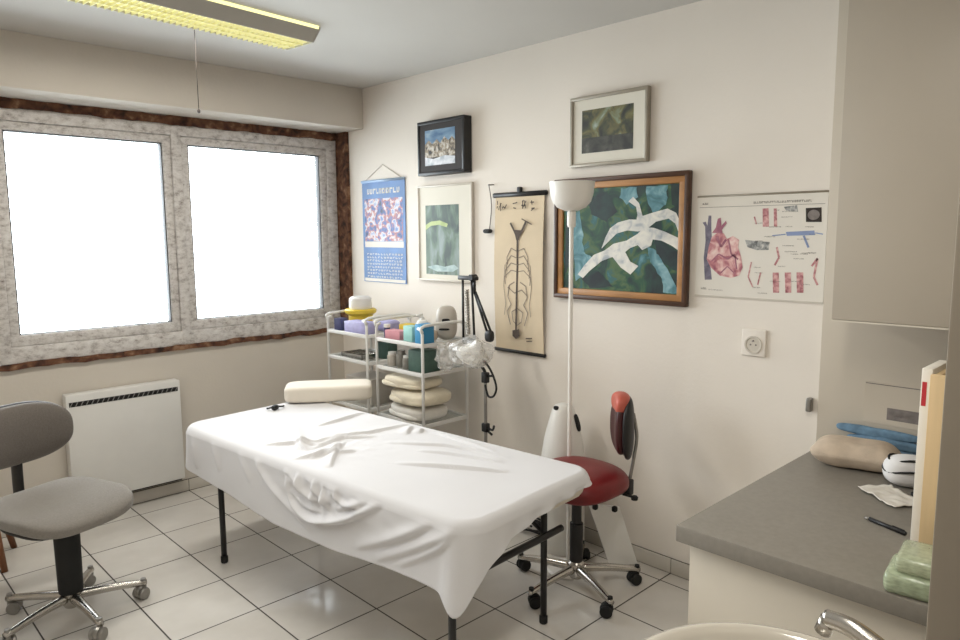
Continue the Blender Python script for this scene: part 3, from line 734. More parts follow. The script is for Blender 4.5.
# the sheet
TOPW = [[(-0.203, 0.202), (-0.126, 0.166), (-0.01, 0.144), (0.189, 0.091), (0.336, 0.081)], [(-0.279, 0.006), (-0.167, 0.025), (-0.08, 0.055)],
        [(-0.293, -0.142), (-0.185, -0.032), (-0.039, 0.09)], [(-0.026, 0.48), (-0.16, 0.264), (-0.251, 0.15)], [(0.055, -0.062), (0.131, -0.197), (0.201, -0.335), (.23, -.6)],
        [(0.064, -0.252), (0.127, -0.404), (.17, -.62)], [(0.029, 0.381), (0.174, 0.38), (0.336, 0.409)], [(0.196, -0.043), (0.313, 0.041)], [(0.246, -0.071), (0.317, -0.03)],
        [(-0.154, 0.227), (-0.207, 0.178), (-0.217, 0.11)], [(-0.21, 0.102), (-0.022, 0.129), (0.082, 0.034)], [(-.3, .3), (-.2, .22), (-.15, .12)], [(-.33, .05), (-.2, .0), (-.1, -.06)],
        [(-.1, -.3), (.1, -.7)], [(.3, -.1), (.26, -.5)]]
SIDEW = [([(.05, .03), (-.03, .06), (-.12, .10), (-.25, .09)], .012, .012), ([(-.1, .03), (-.16, .07), (-.24, .12)], .011, .011), ([(.0, .10), (-.1, .14), (-.2, .135)], .010, .010), ([(-.25, .05), (-.33, .075), (-.42, .06)], .011, .011), ([(0.06, -.02), (0.004, 0.125), (-0.116, 0.180), (-0.226, 0.166), (-0.345, 0.125), (-0.458, 0.063), (-0.589, -0.015)], .026, .020),
         ([(0.273, 0.024), (0.168, 0.106), (0.014, 0.172), (-0.13, 0.223)], .012, .022), ([(-0.397, 0.212), (-0.584, 0.129), (-0.707, 0.06), (-0.82, -0.017)], .014, .024),
         ([(-0.504, 0.225), (-0.681, 0.135), (-0.797, 0.067), (-0.884, 0.01)], .012, .022), ([(-0.014, 0.004), (-0.073, 0.099)], .013, .014), ([(-0.047, -0.003), (-0.033, 0.089)], .012, .012),
         ([(-0.189, 0.013), (-0.206, 0.124)], .014, .013), ([(-0.145, -0.025), (-0.136, 0.123)], .012, .013), ([(-0.264, 0.015), (-0.289, 0.102)], .012, .013),
         ([(-0.337, 0.007), (-0.433, 0.011)], .010, .014), ([(-0.366, 0.03), (-0.461, 0.02)], .010, .014), ([(0.254, 0.02), (0.222, 0.087)], .008, .014), ([(-0.289, 0.102), (-0.459, 0.031)], .012, .014),
         ([(.62, .02), (.55, .15)], .007, .03), ([(.8, .03), (.75, .18)], .008, .03), ([(.40, .02), (.30, .14)], .006, .025), ([(-.62, .21), (-.80, .10), (-.86, .03)], .010, .018)]
def crease(P, line, A, w1, w2):
    """asymmetric fold: steep on one side, easing off on the other, fading out at both ends"""
    P = np.asarray(P); best = np.full(len(P), 1e9); sg = np.zeros(len(P)); tt = np.zeros(len(P))
    ln = [Vector((p[0], p[1], 0)) for p in line]; ln = [(v.x, v.y) for v in catmull(ln, 5)]
    n = len(ln) - 1
    for i, (a, c) in enumerate(zip(ln, ln[1:])):
        a = np.array(a); c = np.array(c); d = c - a; L_ = d @ d + 1e-12
        t = np.clip(((P - a) @ d) / L_, 0, 1); q = P - (a + t[:, None] * d)
        r = np.hypot(q[:, 0], q[:, 1]); k = r < best
        best = np.where(k, r, best); sg = np.where(k, np.sign(d[0] * q[:, 1] - d[1] * q[:, 0]), sg); tt = np.where(k, (i + t) / n, tt)
    fade = np.sin(np.clip(tt, .0, 1) * PI) ** .7 + .08
    z = np.where(sg > 0, np.exp(-(best / w1) ** 2), np.exp(-(best / w2) ** 2) - 1.5 * np.exp(-((best - w2 * .9) / (w2 * .6)) ** 2) * .35)
    return A * fade * z
def polydist(P, line):
    P = np.asarray(P); best = np.full(len(P), 1e9)
    for a, c in zip(line, line[1:]):
        a = np.array(a); c = np.array(c); d = c - a; L = d @ d
        t = np.clip(((P - a) @ d) / L, 0, 1); q = a + t[:, None] * d
        best = np.minimum(best, np.hypot(*(P - q).T))
    return best
NP = 640; HX, HY, RC = .366, .930, .10; ZT = .664
per = rrect(HX, HY, RC, NP)
P0 = np.array([p for p, q in per]); N0 = np.array([q for p, q in per])
SP = np.stack([np.zeros(NP), np.clip(P0[:, 1], -.62, .62)], 1)
def lut(x, xs, ys): return float(np.interp(x, xs, ys))
def hem(p):
    x, y = p
    left = .0
    dl = lut(y, [-.93, -.82, -.70, -.54, -.26, .13, .52, .83, .93], [.225, .232, .232, .238, .262, .268, .225, .205, .195])
    dr = lut(y, [-.93, .93], [.05, .12])
    dn = lut(x, [-.366, -.33, -.29, -.22, -.12, .05, .25, .366], [.24, .19, .150, .112, .082, .060, .048, .045])
    df = lut(x, [-.366, .366], [.195, .13])
    wl = max(0, (-x - .25)) ** 2; wr = max(0, x - .25) ** 2; wn = max(0, -y - .80) ** 2; wf = max(0, y - .80) ** 2
    s = wl + wr + wn + wf + 1e-9
    return (wl * dl + wr * dr + wn * dn + wf * df) / s + .060 * math.exp(-((x + .362) ** 2 + (y + .875) ** 2) / .036 ** 2)
HEM = np.array([hem(p) for p in P0])
bm = BM(); rows = []
NR = 84
rad_e = .034
for i in range(NR + 1):                       # flat top
    t = (i / NR) ** .85
    E = P0 - N0 * rad_e
    XY = SP + (E - SP) * t
    z = np.full(NP, ZT)
    for q_, ln in enumerate(TOPW): z += crease(XY, ln, .0125 if q_ not in (4, 5, 14) else .009, .030, .008)
    nz = np.array([noise.noise(Vector((x * 5, y * 5, 1.3))) for x, y in XY]); z += .0035 * nz
    m_ = np.exp(-(((XY[:, 0] + .1) / .22) ** 2 + ((XY[:, 1] - .1) / .2) ** 2))
    z += m_ * .006 * np.array([noise.noise(Vector((x * 22 + y * 9, y * 26 - x * 8, 5.3))) for x, y in XY])
    sag = np.minimum(1, (1 - t) * 6)
    z = np.maximum(z, .657)
    rows.append([bm.verts.new((x, y, zz)) for (x, y), zz in zip(XY, z)])
for k in range(1, 6):                         # rounded edge
    a = PI / 2 * k / 6
    XY = P0 - N0 * rad_e * (1 - math.sin(a)); z = ZT - rad_e * (1 - math.cos(a))
    zz = np.zeros(NP)
    for ln in TOPW: zz += crease(XY, ln, .009, .030, .008)
    rows.append([bm.verts.new((x, y, z + q)) for (x, y), q in zip(XY, zz)])
NS = 44
for k in range(NS + 1):                       # hanging skirt
    f = k / NS
    dep = rad_e + (HEM - rad_e) * f
    off = .003 + .012 * f ** 1.3 * (HEM / .22)
    side = np.stack([P0[:, 1], dep], 1)
    onleft = np.clip((-P0[:, 0] - .27) / .06, 0, 1)
    for ln, A, wd in SIDEW: off = off + onleft * crease(side, ln, A * 1.1, wd * (1.25 if wd < .02 else 1.0), wd * .7) * min(1, .35 + f * 3)
    # gathered hollow above the main swag
    yy = P0[:, 1]; cup = np.exp(-((yy + .22) / .26) ** 2) * np.exp(-((dep - .08) / .06) ** 2)
    off = off + onleft * cup * .014 * np.array([noise.noise(Vector((y * 18, d * 24, 2))) for y, d in side])
    off = off + .004 * f * np.array([noise.noise(Vector((p[0] * 9, p[1] * 9, 3.1 + f * 1.5))) for p in P0])
    nearend = np.clip((-P0[:, 1] - .84) / .06, 0, 1) * (1 - onleft)
    off = off + nearend * f * .006 * np.sin(P0[:, 0] * 48)
    corner = np.exp(-(((P0[:, 0] + .362) / .045) ** 2 + ((P0[:, 1] + .875) / .045) ** 2))
    off = off + corner * f * .030
    XY = P0 + N0 * np.maximum(off, .001)[:, None]
    zz = ZT - dep
    rows.append([bm.verts.new((x, y, z)) for (x, y), z in zip(XY, zz)])
for a, c in zip(rows, rows[1:]):
    for k in range(NP):
        bm.faces.new((a[k], c[k], c[(k + 1) % NP], a[(k + 1) % NP]))
# close the spine
bmesh.ops.remove_doubles(bm, verts=bm.verts, dist=.0008)
bmesh.ops.recalc_face_normals(bm, faces=bm.faces)
sh = obj('bed_sheet', bm, 'sheet', None, 180)
sh.location = TB; sh.rotation_euler = (0, 0, TH)
sm = sh.modifiers.new('thickness', 'SOLIDIFY'); sm.thickness = .0015; sm.offset = 0
tag(sh, 'creased white sheet draped over the massage table', 'sheet')

# small black clip on the sheet
ck = thing('hair_clip', 'small black clip lying on the far end of the white sheet', 'clip', (1.695, 3.245, .6665), .5)
b = BM(); soft(b, (0, 0, .012), (.045, .03, .026), 2.6, cuts=6); obj('body', b, 'rubber', ck)
b = BM(); tube(b, [(.015, 0, .014), (.045, -.012, .008), (.07, -.005, .004)], .0045, 8, 4); tube(b, [(.0, .01, .014), (-.02, .03, .009), (.0, .045, .005)], .0045, 8, 4); obj('prong', b, 'rubber', ck)

# white cushion at the far corner
b = BM(); soft(b, (0, 0, 0), (.46, .215, .085), 7, .003, 7, 2, cuts=18)
cu = obj('headrest_cushion', b, 'cushion', None, 60); cu.location = (2.02, 3.255, .712); cu.rotation_euler = (0, .0, math.radians(-35.6))
tag(cu, 'thick white rectangular cushion lying at the far corner of the massage table', 'cushion')

# ------------------------------------------------------------------ castors and swivel chairs
def castor(parent, x, y, ang, body, wheel, r=.026, top=.075):
    c, s = math.cos(ang), math.sin(ang)
    M = Matrix.Translation((x, y, 0)) @ Matrix.Rotation(ang, 4, 'Z')
    b = BM()
    t = bmesh.new(); tube(t, [(0, 0, top + .03), (0, 0, r * 1.6)], .011, 10); add_bm(b, t, M)
    t = bmesh.new(); lathe(t, [(0, -.011), (r * .92, -.011), (r * 1.06, 0), (r * .92, .011), (0, .011)], (0, 0, 0), 18, Matrix.Translation((-.014, 0, r * 1.15)) @ Matrix.Rotation(PI / 2, 4, 'X')); add_bm(b, t, M)
    k = obj('castor', b, body, parent)
    for sgn in (-1, 1):
        t = bmesh.new(); lathe(t, [(0, -.0085), (r * .85, -.0085), (r, -.004), (r, .004), (r * .85, .0085), (0, .0085)], (0, 0, 0), 20, M @ Matrix.Translation((-.014, sgn * .019, r)) @ Matrix.Rotation(PI / 2, 4, 'X'))
        obj('wheel', t, wheel, k)
    return k

def star_base(parent, a0, R, hub_z, arm_m, castor_m, wheel_m, sw):
    for k in range(5):
        a = math.radians(a0 + 72 * k); d = Vector((math.cos(a), math.sin(a), 0))
        b = BM(); tube(b, [d * .02 + Vector((0, 0, hub_z)), d * R * .55 + Vector((0, 0, hub_z - .006)), d * (R + .012) + Vector((0, 0, hub_z - .022))], .021, 10, 4, .013)
        obj('base_arm', b, arm_m, parent)
        castor(parent, d.x * R, d.y * R, a + sw[k], castor_m, wheel_m, top=hub_z - .03)
    obj('hub', lathe(BM(), [(0, hub_z - .045), (.026, hub_z - .045), (.034, hub_z - .03), (.036, hub_z + .025), (.028, hub_z + .034), (0, hub_z + .034)], (0, 0, 0), 24), arm_m, parent)

# grey office chair (local: faces -y)
oc = thing('office_chair', 'grey upholstered swivel office chair with chrome base before the wall heater', 'chair', (.70, 3.14, 0), math.radians(20))
star_base(oc, -12 - 20, .268, .085, 'chrome', 'steel', 'steel', [.6, -.9, .4, 1.2, 2.2])
obj('gas_column', lathe(BM(), [(0, .105), (.044, .105), (.046, .12), (.049, .40), (0, .41)], (0, 0, 0), 28), 'rubber', oc)
def seatfn(co):
    x, y, z = co
    u, v = x / .235, y / .225
    z += .030 * max(0, v) ** 2 + .018 * abs(u) ** 2.2 * (1 if z > 0 else .5) - .055 * max(0, -v - .25) ** 2
    taper = 1 - .07 * max(0, v)
    return (x * taper, y, z)
b = BM(); soft(b, (-.012, -.0, .466), (.46, .43, .072), 3.6, cuts=20, fn=seatfn); obj('seat', b, 'greyfab', oc, 60)
b = BM(); soft(b, (-.012, 0, .424), (.38, .35, .035), 3.4, cuts=12); obj('seat_shell', b, 'plasticblack', oc, 60)
b = BM(); tube(b, [(.13, .02, .412), (.20, .03, .408), (.22, .03, .406)], .006, 8); soft(b, (.225, .03, .406), (.05, .022, .016), 3, cuts=5); obj('height_lever', b, 'plasticblack', oc)
b = BM(); tube(b, [(-.012, .10, .41), (-.012, .22, .412), (-.012, .268, .45), (-.012, .274, .57), (-.012, .268, .70)], .014, 12, 6, flat=2.4); obj('back_bar', b, 'plasticblack', oc)
def backfn(co):
    x, y, z = co
    y += .045 * (x / .22) ** 2 * -1
    z *= 1 - .12 * abs(x / .22) ** 2.5
    y += .012 * (z / .13) ** 2
    return (x, y, z)
b = BM(); soft(b, (-.02, .245, .735), (.43, .062, .25), 3.0, cuts=20, fn=backfn, M=None); obj('backrest', b, 'greyfabd', oc, 60)
b = BM(); soft(b, (-.02, .266, .735), (.436, .05, .258), 3.0, cuts=20, fn=backfn); obj('back_shell', b, 'plasticblack', oc, 60)

# wooden stool behind it, mostly outside the picture
ws = thing('wooden_stool', 'low brown wooden stool half hidden behind the grey office chair', 'stool', (.545, 3.947, 0), math.radians(-78))
obj('seat', lathe(BM(), [(0, .245), (.11, .245), (.125, .252), (.125, .268), (.115, .275), (0, .275)], (0, 0, 0), 32), 'woodleg', ws)
for k in range(3):
    a = k * PI * 2 / 3
    b = BM(); tube(b, [(.095 * math.cos(a), .095 * math.sin(a), .247), (.17 * math.cos(a), .17 * math.sin(a), .0)], .018, 12, 0, .014); obj('leg', b, 'woodleg', ws)

# red stool with black backrest
st = thing('rolling_stool', 'red-seated rolling stool with slim black backrest by the picture wall', 'stool', (2.36, 1.83, 0), 0)
star_base(st, 32, .275, .085, 'chrome', 'rubber', 'rubber', [.5, 1.1, -.6, .9, .3])
obj('gas_column', lathe(BM(), [(0, .09), (.029, .09), (.029, .29), (.022, .292), (.022, .44), (0, .44)], (0, 0, 0), 24), 'plasticblack', st)
def saddle(co):
    x, y, z = co
    r = math.hypot(x, y) / .2
    return (x, y, z - .03 * max(0, r - .35) ** 1.6 - (.012 * (1 - min(1, r)) if z > 0 else 0))
b = BM(); soft(b, (0, 0, .50), (.41, .41, .125), 2.7, cuts=22, fn=saddle); obj('seat', b, 'red', st, 60)
obj('seat_plate', lathe(BM(), [(0, .415), (.07, .415), (.10, .435), (.10, .45), (0, .45)], (0, 0, 0), 28), 'plasticblack', st)
db = Vector((.71, -.70, 0))
b = BM(); tube(b, [db * .05 + Vector((0, 0, .43)), db * .17 + Vector((0, 0, .425)), db * .225 + Vector((0, 0, .44))], .016, 12, 4, flat=.6)
box(b, tuple(db * .218 + Vector((0, 0, .455))), (.035, .05, .07), .006, 2); obj('back_bracket', b, 'plasticblack', st)
b = BM(); tube(b, [db * .225 + Vector((0, 0, .46)), db * .245 + Vector((0, 0, .58)), db * .256 + Vector((0, 0, .68)), db * .240 + Vector((0, 0, .78))], .0075, 10, 6); obj('back_rod', b, 'steel', st)
MB = Matrix.Rotation(math.radians(-45), 4, 'Z')
b = BM()
def bk(co):
    x, y, z = co
    return (x - .03 * (y / .1) ** 2 , y, z)
soft(b, (.215, 0, .72), (.052, .20, .275), 2.6, cuts=16, fn=bk, M=MB); obj('back_shell', b, 'plasticblack', st, 60)
b = BM(); soft(b, (.186, 0, .725), (.060, .165, .245), 2.6, cuts=16, fn=bk, M=MB); obj('back_pad', b, 'backred', st, 60)
b = BM(); soft(b, (.190, 0, .825), (.072, .15, .095), 2.6, cuts=12, fn=bk, M=MB); obj('lit_pad_top', b, 'redlit', st, 60)  # coral piece paints the window-lit top of the back pad
b = BM(); tube(b, [(.12, -.155, .43), (.15, -.195, .418)], .006, 8); lathe(b, [(0, 0), (.014, .002), (.016, .014), (.01, .02), (0, .02)], (.15, -.195, .405), 14); obj('height_knob', b, 'rubber', st)

# white board leaning against it
bw = thing('white_board', 'white rigid board leaning under the red stool seat', 'board', (2.655, 1.772, 0))
o3 = Vector((2.655, 1.772, 0))
BL, BR, TR, TL = (Vector(v) - o3 for v in ((2.603, 1.818, .004), (2.714, 1.743, .010), (2.556, 1.739, .330), (2.440, 1.826, .355)))
nb = (BR - BL).cross(TL - BL).normalized() * .012
b = BM(); va = [b.verts.new(v) for v in (BL, BR, TR, TL)]; vb = [b.verts.new(v - nb) for v in (BL, BR, TR, TL)]
b.faces.new(va); b.faces.new(vb[::-1])
for k in range(4): b.faces.new((va[k], vb[k], vb[(k + 1) % 4], va[(k + 1) % 4]))
bmesh.ops.recalc_face_normals(b, faces=b.faces); bmesh.ops.bevel(b, geom=b.edges[:], offset=.002, segments=2, affect='EDGES')
obj('panel', b, 'brightwhite', bw)
for t in (.2, .82):
    p = TL.lerp(TR, t) + Vector((0, 0, -.008)) + nb * .3
    obj('black_clip', soft(BM(), p, (.022, .022, .026), 4, cuts=4), 'rubber', bw)

# tapered white heater and the lamp
hz = thing('fan_heater', 'tall tapered white plastic fan heater behind the red stool', 'heater', (2.615, 2.115, 0))
obj('body', lathe(BM(), [(0, .0), (.10, .0), (.108, .02), (.108, .40), (.105, .48), (.092, .56), (.072, .64), (.055, .70), (.042, .722), (.02, .732), (0, .733)], (0, 0, 0), 40), 'whitepl', hz)
Ms = Matrix.Rotation(math.radians(-75), 4, 'Z')
b = BM(); soft(b, (.073, 0, .645), (.02, .03, .085), 3, cuts=6, M=Ms @ Matrix.Translation((.073, 0, .645)) @ Matrix.Rotation(-.28, 4, 'Y') @ Matrix.Translation((-.073, 0, -.645))); obj('vent', b, 'slot', hz)
Ms = Matrix.Rotation(math.radians(170), 4, 'Z')
b = BM(); soft(b, (.045, 0, .715), (.02, .03, .02), 3, cuts=5, M=Ms); obj('knob', b, 'slot', hz)

lp = thing('floor_lamp', 'white torchiere floor lamp with bowl shade beside the bird painting', 'floor lamp', (2.45, 1.945, 0))
obj('base', lathe(BM(), [(0, 0), (.095, 0), (.098, .006), (.09, .014), (.02, .022), (.012, .03), (0, .03)], (0, 0, 0), 36), 'lampwhite', lp)
obj('pole', lathe(BM(), [(0, .025), (.0095, .025), (.0095, 1.60), (0, 1.60)], (0, 0, 0), 18), 'lampwhite', lp)
obj('collar', lathe(BM(), [(0, 1.575), (.016, 1.575), (.019, 1.585), (.019, 1.64), (.014, 1.65), (0, 1.65)], (0, 0, 0), 20), 'lampwhite', lp)
obj('shade', lathe(BM(), [(.0, 1.645), (.03, 1.646), (.062, 1.660), (.084, 1.685), (.094, 1.72), (.098, 1.765), (.1, 1.77), (.095, 1.765), (.091, 1.72), (.08, 1.69), (.058, 1.666), (.0, 1.652)], (0, 0, 0), 40), 'lampwhite', lp)
obj('bulb', lathe(BM(), [(0, 1.655), (.014, 1.657), (.014, 1.68), (.028, 1.70), (.03, 1.72), (.02, 1.742), (0, 1.748)], (0, 0, 0), 20), 'whitepl', lp)

# cables on the floor behind the stool
b = BM(); r_ = random.Random(11); pts = []
for k in range(26):
    a = k * .9; pts.append((2.66 + .05 * math.cos(a) + r_.uniform(-.03, .03), 2.36 + .09 * math.sin(a) + r_.uniform(-.04, .04), .008 + .0022 * k))
tube(b, pts, .0055, 7, 6)
tag(obj('power_cable', b, 'rubber'), 'tangled black power cable on the floor behind the red stool', 'cable')

# ------------------------------------------------------------------ glass trolleys
def trolley():
    t = thing('glass_trolley', '', 'trolley')
    hw, hd, H = .205, .16, 1.05          # half length (y), half depth (x), height
    for sx in (-1, 1):
        b = BM()
        tube(b, [(sx * hd, -hw, .05), (sx * hd, -hw, H - .03), (sx * hd, -hw + .012, H - .008), (sx * hd, -hw + .035, H)], .0085, 10)
        tube(b, [(sx * hd, hw, .05), (sx * hd, hw, H - .03), (sx * hd, hw - .012, H - .008), (sx * hd, hw - .035, H)], .0085, 10)
        obj('side_frame', b, 'white', t)
    for sy in (-1, 1):
        b = BM(); tube(b, [(-hd, sy * hw, H - .02), (-hd * .9, sy * hw, H + .015), (hd * .9, sy * hw, H + .015), (hd, sy * hw, H - .02)], .0085, 10, 3)
        obj('handle', b, 'white', t)
    for z in (.955, .795, .515):
        b = BM(); box2(b, (-hd + .006, -hw + .006, z), (hd - .006, hw - .006, z + .006)); s = obj('shelf', b, 'shelfglass', t)
        b = BM()
        for sx in (-1, 1): box2(b, (sx * hd - .005, -hw, z - .008), (sx * hd + .005, hw, z + .014), .002)
        for sy in (-1, 1): box2(b, (-hd, sy * hw - .005, z - .0078), (hd, sy * hw + .005, z + .0138), .002)
        obj('shelf_rim', b, 'white', s)
    for sx in (-1, 1):
        for sy in (-1, 1): castor(t, sx * hd, sy * hw, .4 * sx + sy, 'steel', 'rubber', .02, .055)
    return t
def copy_tree(o, parent=None):
    c = o.copy(); COL.objects.link(c)
    if parent: c.parent = parent
    for ch in list(o.children): copy_tree(ch, c)
    return c
CB = (2.515, 3.068); CA = (2.515, 3.575)
tb_ = trolley(); tb_.location = (CB[0], CB[1], 0); tb_['label'] = 'white tube trolley with glass shelves, the one stacked with towels'; tb_['group'] = 'glass shelf trolleys in the corner'
ta_ = copy_tree(tb_); ta_.location = (CA[0], CA[1], 0); ta_['label'] = 'white tube trolley with glass shelves, holding the yellow tub'

def item(name, bm, m, label, cat, loc=(0, 0, 0), rot=0, group=None, sharp=35):
    o = obj(name, bm, m, None, sharp); o.location = loc; o.rotation_euler = (0, 0, rot)
    return tag(o, label, cat, group)
Z1, Z2, Z3 = .961, .801, .521
# top shelf, near trolley
G = 'supplies on the trolley top shelves'
item('card_box', box2(BM(), (-.035, -.06, 0), (.035, .06, .05), .003), 'pink', 'small pink card box on the towel trolley top shelf', 'box', (2.42, 3.17, Z1), .1, G)
item('card_box', box2(BM(), (-.03, -.045, 0), (.03, .045, .085), .003), 'teal', 'pale teal card box in the middle of the trolley top shelf', 'box', (2.425, 3.035, Z1), -.1, G)
item('card_box', box2(BM(), (-.045, -.028, 0), (.045, .028, .11), .003), 'bluebox', 'bright blue upright box in front of the grey domed device', 'box', (2.405, 2.905, Z1), .0, G)
item('card_box', box2(BM(), (-.04, -.035, 0), (.04, .035, .075), .003), 'yellow', 'small yellow box behind the pink box on the trolley', 'box', (2.515, 3.185, Z1), .2, G)
jw = thing('dispenser_bottle', 'white round pump bottle behind the teal box on the trolley', 'bottle', (2.52, 3.06, Z1), 0, G)
obj('bottle_body', lathe(BM(), [(0, 0), (.034, 0), (.036, .006), (.036, .09), (.026, .105), (.012, .11), (0, .11)], (0, 0, 0), 24), 'whitepl', jw)
obj('pump', tube(tube(BM(), [(0, 0, .10), (0, 0, .14)], .006, 8), [(0, 0, .138), (-.04, .0, .136)], .006, 8), 'whitepl', jw)
item('wipes_pack', soft(BM(), (0, 0, .03), (.08, .09, .06), 4, .004, 12, 4, 10), 'pillowbeige', 'small peach soft pack between teal and blue boxes', 'pack', (2.50, 2.985, Z1), .1, G)
ny = thing('pill_jar', 'dark purple jar with white lid beside the pink box', 'jar', (2.41, 3.245, Z1), 0, G)
obj('jar_body', lathe(BM(), [(0, 0), (.016, 0), (.018, .004), (.018, .06), (0, .06)], (0, 0, 0), 20), 'navy', ny); obj('lid', lathe(BM(), [(0, .06), (.019, .06), (.019, .078), (0, .078)], (0, 0, 0), 20), 'whitepl', ny)
# middle shelf, near trolley
G2 = 'supplies on the trolley middle shelves'
item('card_box', box2(BM(), (-.06, -.065, 0), (.06, .065, .118), .003), 'darkgreen', 'dark green card box on the towel trolley middle shelf', 'box', (2.45, 2.965, Z2), .06, G2)
for k, (x, y, hh, mm, lb) in enumerate([(2.42, 3.075, .075, 'greyjar', 'grey screw-top jar beside the dark green box'), (2.43, 3.145, .095, 'greyjar', 'tallest grey jar of the three beside the dark green box'), (2.42, 3.215, .08, 'device', 'beige jar on the towel trolley, furthest from the dark green box')]):
    j = thing('jar', lb, 'jar', (x, y, Z2), 0, G2)
    obj('jar_body', lathe(BM(), [(0, 0), (.027, 0), (.029, .006), (.029, hh * .75), (.022, hh * .84), (0, hh * .84)], (0, 0, 0), 20), mm, j)
    obj('lid', lathe(BM(), [(0, hh * .84), (.024, hh * .84), (.024, hh), (0, hh)], (0, 0, 0), 20), 'whitepl' if k != 1 else 'steel', j)
# towels, bottom shelf
zt = Z3 + .002
tw = [(2.475, 3.05, .085, .25, .33, 'towelw', 'white folded towel at the bottom of the trolley stack'), (2.47, 3.025, .085, .26, .34, 'towel', 'cream folded towel in the middle of the trolley stack'),
      (2.465, 3.085, .075, .24, .33, 'towel', 'cream folded towel on top of the trolley stack')]
for k, (x, y, hh, dx, dy, mm, lb) in enumerate(tw):
    t = BM()
    soft(t, (0, 0, hh * .5), (dx, dy, hh), 3.2, .012, 9, k, 16)
    soft(t, (-.008, .01, hh * .30), (dx * .97, dy * .98, hh * .5), 3.6, .006, 9, k + 8, 14)
    item('folded_towel', t, mm, lb, 'towel', (x, y, zt), .10 * (k - 1), 'folded towels on the trolley bottom shelf', 60)
    zt += hh * 1.0
# far trolley
sp = thing('sharps_container', 'yellow tub with white domed lid on the corner trolley', 'container', (2.545, 3.70, Z1), 0)
obj('tub', lathe(BM(), [(0, 0), (.07, 0), (.073, .006), (.076, .085), (.098, .10), (.10, .118), (.09, .125), (0, .125)], (0, 0, 0), 32), 'yellow', sp)
obj('lid', lathe(BM(), [(0, .125), (.068, .125), (.072, .135), (.07, .19), (.055, .202), (0, .206)], (0, 0, 0), 32), 'whitepl', sp)
item('glove_box', box2(BM(), (-.05, -.10, 0), (.05, .10, .07), .004), 'lilac', 'lilac glove box along the front of the corner trolley', 'box', (2.42, 3.52, Z1), .05, G)
item('card_box', box2(BM(), (-.03, -.03, 0), (.03, .03, .075), .003), 'navy', 'dark navy small box in front of the yellow tub', 'box', (2.41, 3.72, Z1), .2, G)
item('wipes_pack', soft(BM(), (0, 0, .035), (.11, .14, .07), 4, .004, 12, 5, 10), 'lilac', 'pale violet soft pack behind the lilac glove box', 'pack', (2.58, 3.47, Z1), .2, G)
tr = thing('instrument_tray', 'steel instrument tray with bright tools on the corner trolley', 'tray', (2.47, 3.6, Z2), 0, G2)
b = BM(); box2(b, (-.07, -.11, 0), (.07, .11, .004), .001); box2(b, (-.07, -.11, 0), (-.066, .11, .025)); box2(b, (.066, -.11, 0), (.07, .11, .025)); box2(b, (-.07, -.11, 0), (.07, -.106, .025)); box2(b, (-.07, .106, 0), (.07, .11, .025)); obj('pan', b, 'chrome', tr)
for k in range(4):
    b = BM(); tube(b, [(-.05, -.08 + k * .045, .012), (.0, -.07 + k * .045, .016), (.055, -.085 + k * .045, .012)], .004, 8, 3); obj('instrument', b, 'chrome', tr)
item('storage_box', box2(BM(), (-.10, -.13, 0), (.10, .13, .16), .006), 'device', 'pale grey storage box at the bottom of the corner trolley', 'box', (2.52, 3.57, Z3), .03)
item('card_box', box2(BM(), (-.04, -.05, 0), (.04, .05, .10), .003), 'darkgreen', 'dark green box on the corner trolley middle shelf', 'box', (2.55, 3.44, Z2), .1, G2)
# rounded grey device on the near trolley's right end
dv = thing('medical_device', 'round grey domed device standing on the towel trolley', 'device', (2.60, 2.945, Z1), math.radians(-135))
b = BM(); soft(b, (0, 0, .095), (.12, .13, .19), 3, cuts=12); obj('casing', b, 'device', dv, 60)
b = BM(); soft(b, (0, .063, .115), (.045, .012, .02), 3, cuts=5); soft(b, (.01, .064, .065), (.06, .012, .012), 3, cuts=5); obj('dark_display', b, 'slot', dv)
dv.rotation_euler.z = math.radians(135)

# ------------------------------------------------------------------ sprung arm lamp wrapped in clear plastic
al = thing('sprung_arm_lamp', 'black sprung-arm treatment lamp beside the towel trolley', 'lamp', (2.47, 2.505, 0))
# local offsets from stand foot; pole stands at the origin
L = lambda x, y, z: (x - 2.47, y - 2.505, z)
obj('base', lathe(BM(), [(0, 0), (.13, 0), (.135, .008), (.125, .022), (.03, .034), (.016, .05), (0, .05)], (0, 0, 0), 32), 'black', al)
obj('pole', lathe(BM(), [(0, .04), (.0085, .04), (.0085, .84), (0, .84)], (0, 0, 0), 16), 'steel', al)
b = BM(); box(b, (0, 0, .825), (.03, .034, .055), .005); tube(b, [(0, -.02, .835), (0, -.05, .84)], .006, 8); obj('pole_clamp', b, 'plasticblack', al)
b = BM(); box(b, (0, 0, .565), (.03, .036, .045), .005); tube(b, [(0, -.018, .565), (-.0, -.05, .56), (-.0, -.06, .585)], .006, 8, 3); tube(b, [(0, -.01, .55), (.0, -.045, .535)], .006, 8); obj('hook_clamp', b, 'plasticblack', al)
J = L(2.47, 2.622, 1.005)      # lower joint
T = L(2.47, 2.632, 1.325)     # elbow
b = BM()
for dy in (.045, -.038): tube(b, [(J[0], J[1] + dy, J[2] + .01), (T[0], T[1] + dy * .8, T[2] - .01)], .0065, 10)
obj('lower_arm', b, 'black', al)
b = BM()
for q in range(60):
    pass
pts = []
for q in range(180):
    t = q / 179; a = q * 2 * PI / 6
    c = Vector((J[0] - .004, J[1] + .004, J[2] + .03)).lerp(Vector((T[0] - .004, T[1] + .002, T[2] - .06)), t)
    pts.append(c + Vector((.011 * math.cos(a), .011 * math.sin(a), 0)))
tube(b, pts, .0028, 5); obj('spring', b, 'chrome', al)
